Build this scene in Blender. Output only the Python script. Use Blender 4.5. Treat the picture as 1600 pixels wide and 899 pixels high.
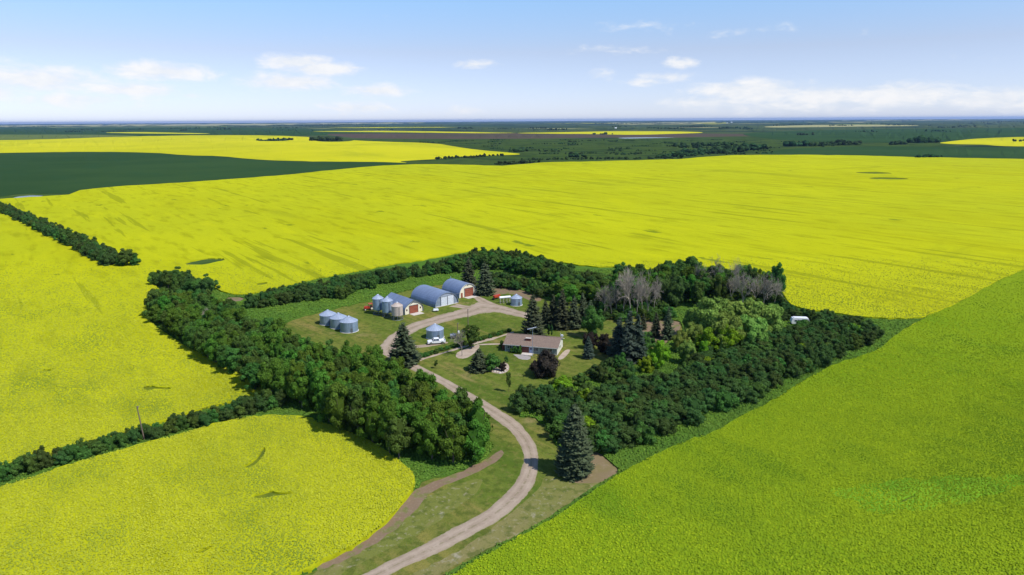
import bpy, math, random, time
import numpy as np
from mathutils import Vector, Matrix
from mathutils.geometry import delaunay_2d_cdt
T0 = time.time()
random.seed(7); RNG = np.random.default_rng(11)
R_ = math.radians
for o in list(bpy.data.objects): bpy.data.objects.remove(o)
SC = bpy.context.scene
COL = SC.collection

# ------------------------------------------------------------------ camera
CAM_H = 72.0; FPX = 1066.7; PITCH = math.atan((449.5 - 188.3) / FPX); ROLL = .0056
Fv = np.array([0, math.cos(PITCH), -math.sin(PITCH)]); U0 = np.array([0, math.sin(PITCH), math.cos(PITCH)]); X0 = np.array([1., 0, 0])
Rv = math.cos(ROLL) * X0 - math.sin(ROLL) * U0; Uv = math.sin(ROLL) * X0 + math.cos(ROLL) * U0
cam = bpy.data.cameras.new('camera'); camo = bpy.data.objects.new('camera', cam); COL.objects.link(camo)
cam.sensor_width = 36; cam.lens = FPX / 1600 * 36; cam.clip_start = .5; cam.clip_end = 200000
m = Matrix.Identity(4)
for i in range(3): m[i][0] = Rv[i]; m[i][1] = Uv[i]; m[i][2] = -Fv[i]
m[2][3] = CAM_H
camo.matrix_world = m; SC.camera = camo

# ------------------------------------------------------------------ light
SUN_EL = 53.; SUN_V = Vector((.86, -.50, 0)).normalized() * math.cos(R_(SUN_EL)); SUN_V.z = math.sin(R_(SUN_EL))
sl = bpy.data.lights.new('sun', 'SUN'); slo = bpy.data.objects.new('sun', sl); COL.objects.link(slo)
sl.energy = 5.0; sl.angle = R_(.53); sl.color = (1, .965, .90)
slo.rotation_euler = SUN_V.to_track_quat('Z', 'Y').to_euler()
SC.view_settings.view_transform = 'Standard'; SC.view_settings.look = 'None'
SC.view_settings.exposure = 0; SC.view_settings.gamma = 1; SC.view_settings.use_curve_mapping = False

class NT:
    """small helper for writing node trees"""
    def __init__(s, nt): s.nt = nt; s.n = nt.nodes; s.l = nt.links
    def set(s, sock, v):
        if hasattr(v, 'links'): s.l.new(v, sock)
        elif isinstance(v, (tuple, list)) and len(v) == 3 and sock.type == 'RGBA': sock.default_value = (*v, 1)
        else: sock.default_value = v
    def math(s, op, a, b=None, c=None, clamp=False):
        n = s.n.new('ShaderNodeMath'); n.operation = op; n.use_clamp = clamp
        for i, v in enumerate((a, b, c)):
            if v is not None: s.set(n.inputs[i], v)
        return n.outputs[0]
    def mix(s, f, a, b, mode='MIX'):
        n = s.n.new('ShaderNodeMix'); n.data_type = 'RGBA'; n.blend_type = mode
        s.set(n.inputs[0], f); s.set(n.inputs[6], a); s.set(n.inputs[7], b)
        return n.outputs[2]
    def noise(s, vec, scale, detail=3, rough=.55, dist=0):
        n = s.n.new('ShaderNodeTexNoise'); s.set(n.inputs['Vector'], vec)
        n.inputs['Scale'].default_value = scale; n.inputs['Detail'].default_value = detail
        n.inputs['Roughness'].default_value = rough; n.inputs['Distortion'].default_value = dist
        return n.outputs[0]
    def mapr(s, v, a, b, c=0., d=1., smooth=True):
        n = s.n.new('ShaderNodeMapRange'); n.interpolation_type = 'SMOOTHSTEP' if smooth else 'LINEAR'
        s.set(n.inputs[0], v)
        for i, q in enumerate((a, b, c, d)): s.set(n.inputs[i + 1], q)
        return n.outputs[0]
    def mapping(s, vec, scale=(1, 1, 1), rot=(0, 0, 0), loc=(0, 0, 0)):
        n = s.n.new('ShaderNodeMapping'); s.set(n.inputs[0], vec)
        if any(rot): n.vector_type = 'TEXTURE'; scale = tuple(1 / q for q in scale)
        n.inputs['Scale'].default_value = scale; n.inputs['Rotation'].default_value = rot; n.inputs['Location'].default_value = loc
        return n.outputs[0]

W = bpy.data.worlds.new('World'); SC.world = W; W.use_nodes = True
w = NT(W.node_tree); w.n.clear()
sky = w.n.new('ShaderNodeTexSky'); sky.sky_type = 'NISHITA'; sky.sun_disc = False
sky.sun_elevation = R_(SUN_EL); sky.sun_rotation = math.atan2(SUN_V.x, SUN_V.y)
sky.altitude = 500; sky.air_density = 1.0; sky.dust_density = .15; sky.ozone_density = 1.6
tc = w.n.new('ShaderNodeTexCoord').outputs['Generated']
sx = w.n.new('ShaderNodeSeparateXYZ'); w.l.new(tc, sx.inputs[0])
az = w.math('ARCTAN2', sx.outputs[0], sx.outputs[1]); el = w.math('ARCSINE', sx.outputs[2])
cmb = w.n.new('ShaderNodeCombineXYZ'); w.l.new(az, cmb.inputs[0]); w.l.new(w.math('MULTIPLY', el, 2.4), cmb.inputs[1])
cvec = cmb.outputs[0]
rp = w.n.new('ShaderNodeValToRGB'); w.l.new(w.math('DIVIDE', el, .4), rp.inputs[0]); cr = rp.color_ramp
for p_, c_ in ((0., (.82, .94, 1.48)), (.23, (1.04, .95, 1.12)), (.45, (1.07, 1.27, 1.45)), (1., (1., 1.15, 1.35))):
    e_ = cr.elements[0] if p_ == 0 else cr.elements[-1] if p_ == 1. else cr.elements.new(p_)
    e_.color = (*[q / 2 for q in c_], 1)
skyc = w.mix(1., sky.outputs[0], w.mix(1., rp.outputs[0], (2, 2, 2), 'MULTIPLY'), 'MULTIPLY')
n1 = w.noise(cvec, 26, 8, .62, .3); n2 = w.noise(cvec, 7, 4, .5)
CLOUDS = [(465, 97, 55, 12, 1), (500, 108, 62, 12, 1), (455, 128, 75, 14, 1), (590, 142, 60, 10, .9), (560, 168, 70, 9, .7), (742, 101, 36, 8, .75),
          (250, 112, 75, 14, .95), (205, 140, 80, 12, .8), (60, 125, 95, 22, .9), (110, 155, 120, 14, .6), (300, 149, 20, 5, .5), (1064, 99, 27, 9, .9), (1045, 120, 48, 8, .75),
          (1010, 128, 42, 7, .7), (935, 117, 26, 9, .45), (1175, 142, 85, 17, 1.1), (1110, 160, 75, 10, .8), (1290, 150, 70, 16, 1.0), (1400, 150, 78, 18, 1.05), (1250, 168, 150, 12, .6),
          (1550, 155, 60, 15, 1.0), (1010, 40, 60, 9, .3), (1180, 48, 60, 7, .3), (950, 78, 70, 7, .3), (720, 172, 34, 8, .45), (556, 106, 16, 4, .6), (1650, 160, 80, 16, .9), (-60, 140, 90, 16, .9)]
cm = None
for (cu, cv, cw, ch, st) in CLOUDS:
    d = Fv + (cu - 800) / FPX * Rv - (cv - 449.5) / FPX * Uv; d = d / np.linalg.norm(d)
    a0 = math.atan2(d[0], d[1]); e0 = math.asin(d[2])
    dx = w.math('DIVIDE', w.math('SUBTRACT', az, a0), cw / FPX); dy = w.math('DIVIDE', w.math('SUBTRACT', el, e0), ch / FPX)
    r2 = w.math('ADD', w.math('MULTIPLY', dx, dx), w.math('MULTIPLY', dy, dy))
    v = w.math('MULTIPLY', w.math('SUBTRACT', 1.25, w.math('SQRT', r2)), st)
    cm = v if cm is None else w.math('MAXIMUM', cm, v)
cm = w.math('MAXIMUM', cm, -.6)
# the same kind of broken low cloud goes on round the rest of the horizon
band = w.math('MULTIPLY', w.mapr(el, .02, .06), w.mapr(el, .2, .1))
outside = w.mapr(w.math('ABSOLUTE', az), .72, .95)
gen = w.math('SUBTRACT', w.math('MULTIPLY', w.math('MULTIPLY', w.mapr(n2, .48, .66), band), outside), .15)
cm = w.math('MAXIMUM', cm, gen)
dens = w.math('ADD', cm, w.math('MULTIPLY', w.math('SUBTRACT', n1, .5), 1.7))
dens = w.mapr(dens, .06, .95, 0, .88)
cloudc = w.mix(w.mapr(n1, .3, .7), (.84, .88, .94), (1., .99, .985))
sb = w.n.new('ShaderNodeVectorMath'); sb.operation = 'SCALE'; w.l.new(skyc, sb.inputs[0]); sb.inputs['Scale'].default_value = .12
fin = w.mix(dens, sb.outputs[0], cloudc)
bg = w.n.new('ShaderNodeBackground'); w.l.new(fin, bg.inputs[0]); bg.inputs[1].default_value = 1.0
wo = w.n.new('ShaderNodeOutputWorld'); w.l.new(bg.outputs[0], wo.inputs[0])

# ------------------------------------------------------------------ pixel -> place
def VH(u): return 188.3 + (800 - u) * ROLL
_hr = np.random.default_rng(3)
_HW = [(_hr.uniform(-1, 1), _hr.uniform(-1, 1), _hr.uniform(0, 6.28), s) for s in (900, 1300, 1500, 2100, 2600, 3900, 5200)]
def terrain(x, y):
    x = np.asarray(x, float); y = np.asarray(y, float)
    d = np.hypot(x, y); A = np.clip((d - 380) / 1500, 0, 1) ** 1.3 * 2.6 + np.clip((d - 4000) / 20000, 0, 1) * 9
    s = 0
    for a, b, ph, wl in _HW:
        n = math.hypot(a, b); s = s + np.sin((a / n * x + b / n * y) / wl * 6.283 + ph)
    return A * s * .45
def ground(u, v):
    """first point of the terrain seen through photo pixel (u, v); arrays allowed"""
    u = np.asarray(u, float); v = np.asarray(v, float)
    d = Fv + ((u - 800) / FPX)[..., None] * Rv - ((v - 449.5) / FPX)[..., None] * Uv
    t = -CAM_H / np.minimum(d[..., 2], -1e-6)
    for _ in range(12):
        x = d[..., 0] * t; y = d[..., 1] * t
        t = .6 * t + .4 * (terrain(x, y) - CAM_H) / np.minimum(d[..., 2], -1e-6)
    x = d[..., 0] * t; y = d[..., 1] * t
    return x, y, terrain(x, y)
def G(u, v):
    x, y, z = ground(u, v); return float(x), float(y), float(z)
def project(x, y, z):
    x = np.asarray(x, float); q = np.stack([x, np.asarray(y, float) + 0 * x, np.asarray(z, float) - CAM_H + 0 * x], -1)
    zc = q @ Fv; return 800 + FPX * (q @ Rv) / zc, 449.5 - FPX * (q @ Uv) / zc
def hgt(u, vb, vt):
    x, y, z = G(u, vb); lo, hi = 0, 60
    for _ in range(30):
        mid = (lo + hi) / 2
        if project(x, y, z + mid)[1] > vt: lo = mid
        else: hi = mid
    return lo
def inpoly(px, py, poly):
    px = np.asarray(px, float); py = np.asarray(py, float); c = np.zeros(px.shape, bool); n = len(poly)
    for i in range(n):
        x1, y1 = poly[i]; x2, y2 = poly[i - 1]
        if y1 == y2: continue
        k = ((y1 > py) != (y2 > py)) & (px < (x2 - x1) * (py - y1) / (y2 - y1) + x1); c ^= k
    return c

# ------------------------------------------------------------------ materials
MATS = {}
def mat_base(name):
    mt = bpy.data.materials.new(name); mt.use_nodes = True; k = NT(mt.node_tree)
    b = k.n['Principled BSDF']; MATS[name] = mt
    return mt, k, b
def solid(name, col, rough=.7, metal=0, noise=.12, scale=2., bump=0., spec=.3, streak=None):
    mt, k, b = mat_base(name)
    pos = k.n.new('ShaderNodeTexCoord').outputs['Object']
    v = k.mapping(pos, streak) if streak else pos
    n = k.noise(v, scale, 5, .6)
    c = k.mix(k.mapr(n, .3, .7), tuple(x * (1 - noise) for x in col), tuple(min(1, x * (1 + noise)) for x in col))
    n0 = k.noise(pos, scale * .23, 3)
    c = k.mix(k.mapr(n0, .45, .75, 0, noise), c, tuple(x * .6 for x in col))
    k.l.new(c, b.inputs['Base Color']); b.inputs['Roughness'].default_value = rough; b.inputs['Metallic'].default_value = metal
    b.inputs['Specular IOR Level'].default_value = spec
    if bump:
        bp = k.n.new('ShaderNodeBump'); bp.inputs['Strength'].default_value = bump; k.l.new(n, bp.inputs['Height']); bp.inputs['Distance'].default_value = .05
        k.l.new(bp.outputs[0], b.inputs['Normal'])
    return mt
def ground_mat(name, base, layers, bump=None, rough=.95):
    """layers: (scale, detail, lo, hi, colour, strength, stretch xyz, rot degrees)"""
    mt, k, b = mat_base(name)
    pos = k.n.new('ShaderNodeNewGeometry').outputs['Position']
    c = base
    for L in layers:
        sc, det, lo, hi, col, st = L[:6]; stx = L[6] if len(L) > 6 else None; rot = L[7] if len(L) > 7 else 0
        v = k.mapping(pos, stx or (1, 1, 1), (0, 0, R_(rot)), (random.uniform(0, 50) / max(sc, .001) * 0, 0, 0)) if (stx or rot) else pos
        n = k.noise(v, sc, det, .6)
        c = k.mix(k.mapr(n, lo, hi, 0, st), c, col)
    k.set(b.inputs['Base Color'], c); b.inputs['Roughness'].default_value = rough; b.inputs['Specular IOR Level'].default_value = .0 if rough > .5 else .5
    if bump:
        n = k.noise(pos, bump[0], 4, .7); bp = k.n.new('ShaderNodeBump'); bp.inputs['Strength'].default_value = bump[1]; bp.inputs['Distance'].default_value = bump[2]
        k.l.new(n, bp.inputs['Height']); k.l.new(bp.outputs[0], b.inputs['Normal'])
    return mt
YEL = (.385, .405, .011)
CAN_L = [(.003, 4, .4, .62, (.46, .465, .008), .6), (.012, 7, .46, .66, (.36, .36, .006), .6, (1, .28, 1), 34), (.045, 7, .50, .70, (.30, .31, .006), .35, (.5, 1.5, 1), -50),
         (.09, 7, .50, .70, (.48, .48, .008), .5, (1, .22, 1), 38), (.13, 8, .50, .70, (.24, .26, .006),   .65, (1, .22, 1), 36), (.016, 8, .61, .68, (.24, .27, .010), .45, (1, .16, 1), 33), (.02, 8, .62, .70, (.23, .26, .010), .4, (1, .2, 1), -48),
         (.06, 4, .60, .63, (.20, .23, .008), .6, (1.5, .07, 1), 37), (.6, 5, .5, .75, (.27, .29, .008), .5), (.05, 8, .65, .70, (.12, .17, .012), .8, (1, .4, 1), 35)]
ground_mat('canola', YEL, CAN_L, (1.4, .5, .5))
ground_mat('canola_far', (.50, .47, .012), [(.0018, 5, .4, .65, (.40, .39, .012), .8), (.007, 7, .5, .68, (.34, .35, .012), .6, (1, .3, 1), 20), (.02, 6, .58, .74, (.26, .30, .015), .5, (1, .25, 1), 30)])
ground_mat('canola_green', (.195, .275, .010), [(.012, 5, .42, .62, (.15, .245, .008), .8), (.035, 6, .52, .7, (.11, .22, .010), .6, (1, .4, 1), 25), (.05, 5, .6, .72, (.26, .31, .008), .5, (1, .35, 1), -30),
             (.5, 6, .5, .72, (.14, .24, .012), .5), (1.6, 5, .5, .75, (.12, .20, .012), .4)], (1.4, .5, .5))
ground_mat('canola_thin', (.12, .26, .014), [(.04, 5, .45, .65, (.20, .36, .02), .7), (.3, 5, .5, .75, (.09, .22, .02), .6)], (1.4, .5, .4))
ground_mat('cereal', (.026, .060, .020), [(.003, 4, .4, .65, (.038, .078, .024), .7), (.02, 5, .5, .7, (.025, .066, .026), .5, (1, .25, 1), 30)])
ground_mat('valley', (.045, .078, .018), [(.003, 5, .42, .62, (.055, .085, .022), .6), (.012, 7, .46, .62, (.02, .042, .016), .8), (.03, 6, .5, .7, (.07, .09, .025), .4), (.1, 4, .55, .7, (.016, .034, .014), .6)])
ground_mat('far_green', (.055, .082, .028), [(.0006, 5, .45, .6, (.06, .085, .03), .6, (1, .35, 1), 6), (.0013, 6, .5, .6, (.022, .045, .025), .9, (1, .4, 1), -5), (.0026, 6, .55, .62, (.015, .032, .02), .9), (.0009, 4, .62, .66, (.20, .19, .07), .6, (.7, 1.4, 1), 4)])
ground_mat('far_dark', (.020, .040, .024), [(.004, 5, .45, .6, (.03, .055, .025), .6)])
ground_mat('fallow', (.085, .065, .048), [(.002, 5, .4, .65, (.06, .06, .035), .7), (.01, 5, .5, .7, (.10, .07, .055), .5)])
ground_mat('pale_field', (.34, .31, .14), [(.002, 4, .4, .65, (.22, .24, .1), .6)])
ground_mat('olive_field', (.10, .14, .035), [(.003, 4, .4, .65, (.14, .16, .05), .6)])
ground_mat('rough_grass', (.078, .15, .020), [(.03, 5, .4, .65, (.065, .155, .018), .7), (.12, 6, .5, .75, (.14, .20, .035), .55), (.7, 5, .5, .8, (.035, .085, .015), .6)], (1.1, .6, .5))
ground_mat('lawn', (.132, .165, .028), [(.035, 6, .44, .60, (.215, .185, .048), .8, (1, .5, 1), 40), (.06, 7, .48, .62, (.065, .115, .016), .85, (1, .35, 1), 45), (.10, 7, .54, .68, (.24, .19, .065), .8, (1, .28, 1), 42),
             (.16, 2, .48, .56, (.08, .125, .016), .5, (2.2, .12, 1), 41), (.05, 7, .60, .68, (.27, .21, .09), .7), (.5, 6, .47, .62, (.055, .08, .014), .55), (.7, 6, .52, .66, (.19, .17, .05), .5), (2.5, 5, .45, .8, (.05, .075, .012), .6)], (2, .6, .25))
ground_mat('verge', (.15, .165, .038), [(.05, 6, .42, .62, (.21, .18, .075), .8, (1, .35, 1), -35), (.16, 6, .52, .68, (.27, .19, .12), .7, (1, .4, 1), -40), (.12, 5, .62, .7, (.36, .32, .25), .7), (.5, 6, .47, .64, (.075, .10, .02), .7), (.9, 6, .54, .68, (.30, .26, .17), .55)], (2, .6, .25))
ground_mat('dirt', (.20, .145, .095), [(.1, 6, .42, .65, (.19, .125, .08), .7), (.35, 6, .50, .62, (.14, .155, .045), .85), (1.2, 5, .5, .7, (.26, .20, .13), .5), (2, 5, .5, .8, (.30, .21, .16), .5)], (3, .4, .1))
ground_mat('dead_grass', (.20, .15, .085), [(.1, 6, .42, .65, (.18, .15, .06), .8), (.5, 5, .5, .75, (.30, .22, .15), .6)], (3, .4, .1))
ground_mat('mulch', (.40, .32, .25), [(.4, 6, .42, .65, (.30, .23, .17), .7), (3, 5, .5, .8, (.5, .42, .34), .5)])
ground_mat('hollow', (.13, .165, .015), [(.25, 6, .45, .6, (.075, .11, .02), .8), (.9, 5, .5, .7, (.20, .21, .02), .5)], (1.4, .5, .4))
ground_mat('slough', (.045, .085, .02), [(.05, 5, .42, .65, (.10, .13, .04), .7), (.2, 5, .5, .7, (.03, .06, .02), .6)])
ground_mat('pond_water', (.22, .22, .2), [(.02, 5, .42, .65, (.16, .17, .15), .7)], rough=.25)
ground_mat('patio', (.33, .30, .28), [(1, 5, .4, .6, (.27, .24, .22), .6)])
# gravel with wheel tracks (u runs across the ribbon)
mt, k, b = mat_base('gravel')
uvn = k.n.new('ShaderNodeUVMap'); sxx = k.n.new('ShaderNodeSeparateXYZ'); k.l.new(uvn.outputs[0], sxx.inputs[0])
pos = k.n.new('ShaderNodeNewGeometry').outputs['Position']
na = k.noise(pos, .25, 6, .65); nb = k.noise(pos, 2.2, 5, .7); nc = k.noise(pos, .9, 5)
c = k.mix(k.mapr(na, .35, .65), (.285, .22, .16), (.365, .29, .22))
c = k.mix(k.mapr(nb, .45, .75, 0, .6), c, (.24, .185, .145))
uu = k.math('ADD', sxx.outputs[0], k.math('MULTIPLY', k.math('SUBTRACT', nc, .5), .10))
du = k.math('ABSOLUTE', k.math('SUBTRACT', uu, .52))
cen = k.math('MULTIPLY', k.mapr(du, .075, .02), k.mapr(nc, .38, .58))
c = k.mix(k.math('MULTIPLY', cen, .55), c, (.17, .15, .075))
trk = k.math('ABSOLUTE', k.math('SUBTRACT', k.math('ABSOLUTE', k.math('SUBTRACT', uu, .52)), .22))
c = k.mix(k.mapr(trk, .09, .03, 0, .3), c, (.42, .335, .26))
edge = k.mapr(k.math('ABSOLUTE', k.math('SUBTRACT', k.math('ADD', uu, k.math('MULTIPLY', k.math('SUBTRACT', na, .5), .22)), .5)), .36, .48)
c = k.mix(k.math('MULTIPLY', edge, .75), c, (.20, .19, .09))
k.l.new(c, b.inputs['Base Color']); b.inputs['Roughness'].default_value = .95; b.inputs['Specular IOR Level'].default_value = 0
bp = k.n.new('ShaderNodeBump'); bp.inputs['Strength'].default_value = .4; bp.inputs['Distance'].default_value = .06; k.l.new(nb, bp.inputs['Height']); k.l.new(bp.outputs[0], b.inputs['Normal'])

def leaf_mat(name, col, var=.5, hue=.03, trans=.25, alt=None):
    mt = bpy.data.materials.new(name); mt.use_nodes = True; k = NT(mt.node_tree); k.n.clear(); MATS[name] = mt
    at = k.n.new('ShaderNodeAttribute'); at.attribute_name = 'tint'
    oi = k.n.new('ShaderNodeObjectInfo')
    h = k.n.new('ShaderNodeHueSaturation')
    base = k.mix(oi.outputs['Random'], col, alt or tuple(x * y for x, y in zip(col, (1.25, 1.1, .9))))
    k.l.new(base, h.inputs['Color'])
    rnd = k.math('FRACT', k.math('MULTIPLY', oi.outputs['Random'], 17.3))
    k.l.new(k.mapr(rnd, 0, 1, .5 - hue, .5 + hue, False), h.inputs['Hue'])
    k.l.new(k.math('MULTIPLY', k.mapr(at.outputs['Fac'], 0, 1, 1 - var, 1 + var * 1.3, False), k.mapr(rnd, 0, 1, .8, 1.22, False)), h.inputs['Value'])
    d = k.n.new('ShaderNodeBsdfDiffuse'); t = k.n.new('ShaderNodeBsdfTranslucent'); mx = k.n.new('ShaderNodeMixShader'); mx.inputs[0].default_value = trans
    k.l.new(h.outputs[0], d.inputs[0]); k.l.new(h.outputs[0], t.inputs[0]); k.l.new(d.outputs[0], mx.inputs[1]); k.l.new(t.outputs[0], mx.inputs[2])
    o = k.n.new('ShaderNodeOutputMaterial'); k.l.new(mx.outputs[0], o.inputs[0])
    return mt
leaf_mat('leaf_green', (.080, .176, .022), alt=(.094, .172, .024), var=.45, trans=.26)
leaf_mat('leaf_dark', (.052, .108, .028), alt=(.064, .110, .028), var=.42, trans=.25)
leaf_mat('leaf_mid', (.060, .132, .026), alt=(.074, .132, .026), var=.5, trans=.2)
leaf_mat('leaf_lime', (.170, .290, .016), alt=(.14, .25, .02))
leaf_mat('leaf_willow', (.19, .285, .052), alt=(.17, .265, .05), var=.4)
leaf_mat('leaf_purple', (.040, .040, .028), alt=(.044, .034, .028), hue=.01)
leaf_mat('leaf_spruce', (.050, .066, .034), alt=(.058, .070, .036), var=.75, trans=.08)
leaf_mat('leaf_blue', (.044, .066, .048), alt=(.052, .072, .052), var=.7, trans=.08)
leaf_mat('leaf_cedar', (.035, .10, .03), trans=.1)
leaf_mat('leaf_far', (.024, .050, .020), trans=.1)
solid('bark', (.13, .10, .075), .95, noise=.3, scale=3)
solid('dead_wood', (.28, .245, .195), .95, noise=.25, scale=2)
solid('white_bark', (.5, .46, .42), .9, noise=.2, scale=3)
def tuft_mat(name, green, head):
    mt = bpy.data.materials.new(name); mt.use_nodes = True; k = NT(mt.node_tree); MATS[name] = mt; b = k.n['Principled BSDF']
    at = k.n.new('ShaderNodeAttribute'); at.attribute_name = 'tint'
    pos = k.n.new('ShaderNodeNewGeometry').outputs['Position']; n = k.noise(k.mapping(pos, (1, .5, 1), (0, 0, .6)), .06, 7, .65)
    hd = k.mix(k.mapr(n, .44, .66), head, tuple(x * y for x, y in zip(head, (.50, .62, 1))))
    k.l.new(k.mix(at.outputs['Fac'], green, hd), b.inputs['Base Color']); b.inputs['Roughness'].default_value = .95; b.inputs['Specular IOR Level'].default_value = 0
tuft_mat('tuft_yellow', (.20, .24, .02), (.43, .44, .03))
tuft_mat('tuft_green', (.11, .19, .012), (.29, .37, .012))
tuft_mat('tuft_grass', (.055, .105, .014), (.14, .24, .03))
solid('steel', (.32, .42, .58), .38, .5, noise=.2, scale=1.5, streak=(1, 1, .2))
solid('steel_roof', (.44, .50, .60), .42, .45, noise=.06, scale=1.5)
solid('steel_dark', (.20, .22, .25), .5, .5)
solid('arch_steel', (.23, .29, .41), .42, .35, noise=.10, scale=.8, streak=(.3, 1, .3))
solid('arch_steel_plain', (.30, .36, .46), .42, .45, noise=.10, scale=1.)
solid('cream_bin', (.52, .44, .38), .5, .2, noise=.06)
solid('cream_paint', (.72, .66, .50), .7, noise=.08, scale=1.5)
solid('white_paint', (.78, .79, .80), .5, noise=.05)
solid('door_red', (.26, .075, .04), .7, noise=.25, scale=1.5, streak=(.3, .3, 3))
solid('door_white', (.62, .66, .72), .5, .1, noise=.08)
solid('concrete', (.52, .47, .42), .9, noise=.1)
solid('shingle', (.215, .155, .12), .9, noise=.16, scale=3, bump=.3)
solid('siding', (.24, .27, .245), .8, noise=.06)
solid('siding_cream', (.60, .60, .50), .8, noise=.05)
solid('brick', (.16, .06, .045), .9, noise=.2, scale=4)
solid('trim', (.62, .62, .60), .6, noise=.04)
solid('glass', (.03, .04, .055), .12, 0, noise=.1, spec=.8)
solid('blue_door', (.35, .42, .62), .5)
solid('truck_white', (.80, .81, .83), .25, 0, noise=.02, spec=.5)
solid('rubber', (.02, .02, .02), .8)
solid('chrome', (.5, .5, .52), .3, .8)
solid('red_paint', (.42, .05, .025), .45, noise=.12)
solid('lamp_red', (.35, .02, .02), .3)
solid('pole_wood', (.16, .12, .09), .95, noise=.2)
solid('stone', (.48, .43, .39), .9, noise=.25)
solid('haze_blue_hill', (.03, .05, .03), .95)

# ------------------------------------------------------------------ mesh helpers
def tagobj(o, label=None, cat=None, group=None, kind=None):
    if label: o['label'] = label
    if cat: o['category'] = cat
    if group: o['group'] = group
    if kind: o['kind'] = kind
    return o
def link(name, me, parent=None, loc=None, rz=0, sc=None):
    o = bpy.data.objects.new(name, me); COL.objects.link(o)
    if parent: o.parent = parent
    if loc is not None: o.location = loc
    if rz: o.rotation_euler = (0, 0, rz)
    if sc is not None: o.scale = sc
    return o
def thing(name, label, cat, loc, rz=0, group=None, sc=None):
    return tagobj(link(name, None, None, loc, rz, sc), label, cat, group)
def nmesh(name, V, F, mat, tint=None, smooth=False, mi=None):
    V = np.asarray(V, np.float32); F = np.asarray(F, np.int32); k = F.shape[1]
    me = bpy.data.meshes.new(name); me.vertices.add(len(V)); me.vertices.foreach_set('co', V.ravel())
    me.loops.add(F.size); me.loops.foreach_set('vertex_index', F.ravel())
    me.polygons.add(len(F)); me.polygons.foreach_set('loop_start', np.arange(0, F.size, k, dtype=np.int32)); me.polygons.foreach_set('loop_total', np.full(len(F), k, np.int32))
    me.polygons.foreach_set('use_smooth', np.full(len(F), smooth, bool))
    for q in (mat if isinstance(mat, (list, tuple)) else [mat]): me.materials.append(MATS[q])
    if mi is not None: me.polygons.foreach_set('material_index', np.asarray(mi, np.int32))
    if tint is not None:
        a = me.attributes.new('tint', 'FLOAT', 'FACE'); a.data.foreach_set('value', np.asarray(tint, np.float32))
    me.update(calc_edges=True); me.validate()
    return me
class MB:
    def __init__(s): s.v = []; s.f = []; s.sm = []
    def add(s, V, F, smooth=False):
        b = len(s.v); s.v += [tuple(p) for p in V]; s.f += [tuple(i + b for i in q) for q in F]; s.sm += [smooth] * len(F); return s
    def box(s, c, d, rz=0, rx=0, taper=1., ry=0):
        M = Matrix.Rotation(rz, 3, 'Z') @ Matrix.Rotation(ry, 3, 'Y') @ Matrix.Rotation(rx, 3, 'X'); V = []
        for z in (-.5, .5):
            t = 1 if z < 0 else taper
            for x, y in ((-.5, -.5), (.5, -.5), (.5, .5), (-.5, .5)): V.append(Vector(c) + M @ Vector((x * d[0] * t, y * d[1] * t, z * d[2])))
        return s.add(V, [(0, 3, 2, 1), (4, 5, 6, 7), (0, 1, 5, 4), (1, 2, 6, 5), (2, 3, 7, 6), (3, 0, 4, 7)])
    def tube(s, p0, p1, r0, r1=None, n=8, caps=True):
        r1 = r0 if r1 is None else r1; p0 = Vector(p0); p1 = Vector(p1); d = (p1 - p0).normalized()
        a = d.orthogonal().normalized(); b = d.cross(a); V = []
        for p, r in ((p0, r0), (p1, r1)):
            for i in range(n): t = i * 2 * math.pi / n; V.append(p + (a * math.cos(t) + b * math.sin(t)) * r)
        s.add(V, [(i, (i + 1) % n, n + (i + 1) % n, n + i) for i in range(n)], n > 5)
        if caps: s.add(V, [tuple(reversed(range(n))), tuple(range(n, 2 * n))])
        return s
    def lathe(s, prof, n=32, smooth=True, c=(0, 0)):
        V = []; F = []
        for r, z in prof:
            for i in range(n): t = i * 2 * math.pi / n; V.append((c[0] + r * math.cos(t), c[1] + r * math.sin(t), z))
        for j in range(len(prof) - 1):
            for i in range(n): k2 = (i + 1) % n; F.append((j * n + i, j * n + k2, (j + 1) * n + k2, (j + 1) * n + i))
        return s.add(V, F, smooth)
    def prism(s, poly, y0, y1, axis='y'):
        """poly in (x,z), extruded along y"""
        n = len(poly)
        V = [(x, y0, z) for x, z in poly] + [(x, y1, z) for x, z in poly]
        if axis == 'x': V = [(y, x, z) for x, y, z in V]
        return s.add(V, [tuple(range(n)), tuple(reversed(range(n, 2 * n)))] + [(i, n + i, n + (i + 1) % n, (i + 1) % n) for i in range(n)])
    def mesh(s, name, mat):
        me = bpy.data.meshes.new(name); me.from_pydata(s.v, [], s.f)
        me.polygons.foreach_set('use_smooth', s.sm); me.materials.append(MATS[mat]); me.update(); return me
    def build(s, name, mat, parent=None, loc=None, rz=0): return link(name, s.mesh(name, mat), parent, loc, rz)

# ------------------------------------------------------------------ the land: one partition, no overlaps, painter's order
def chaikin(P, n=2):
    for _ in range(n):
        Q = []
        for i in range(len(P)):
            a = P[i]; b = P[(i + 1) % len(P)]
            Q += [(a[0] * .75 + b[0] * .25, a[1] * .75 + b[1] * .25), (a[0] * .25 + b[0] * .75, a[1] * .25 + b[1] * .75)]
        P = Q
    return P
TOP = 1.9
def hz(u, o=TOP): return (u, VH(u) + o)
def strip(pts_top, pts_bot): return pts_top + pts_bot[::-1]
L = []   # (name, material, crop height, polygon, smoothing)
def field(name, mat, h, poly, sm=2): L.append((name, mat, h, chaikin(poly, sm) if sm else poly))
LX, RX = -1500, 3100
field('farmland', 'far_green', .3, [hz(LX), hz(-300), hz(800), hz(1900), hz(RX), (RX, 1700), (LX, 1700)], 0)
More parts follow.
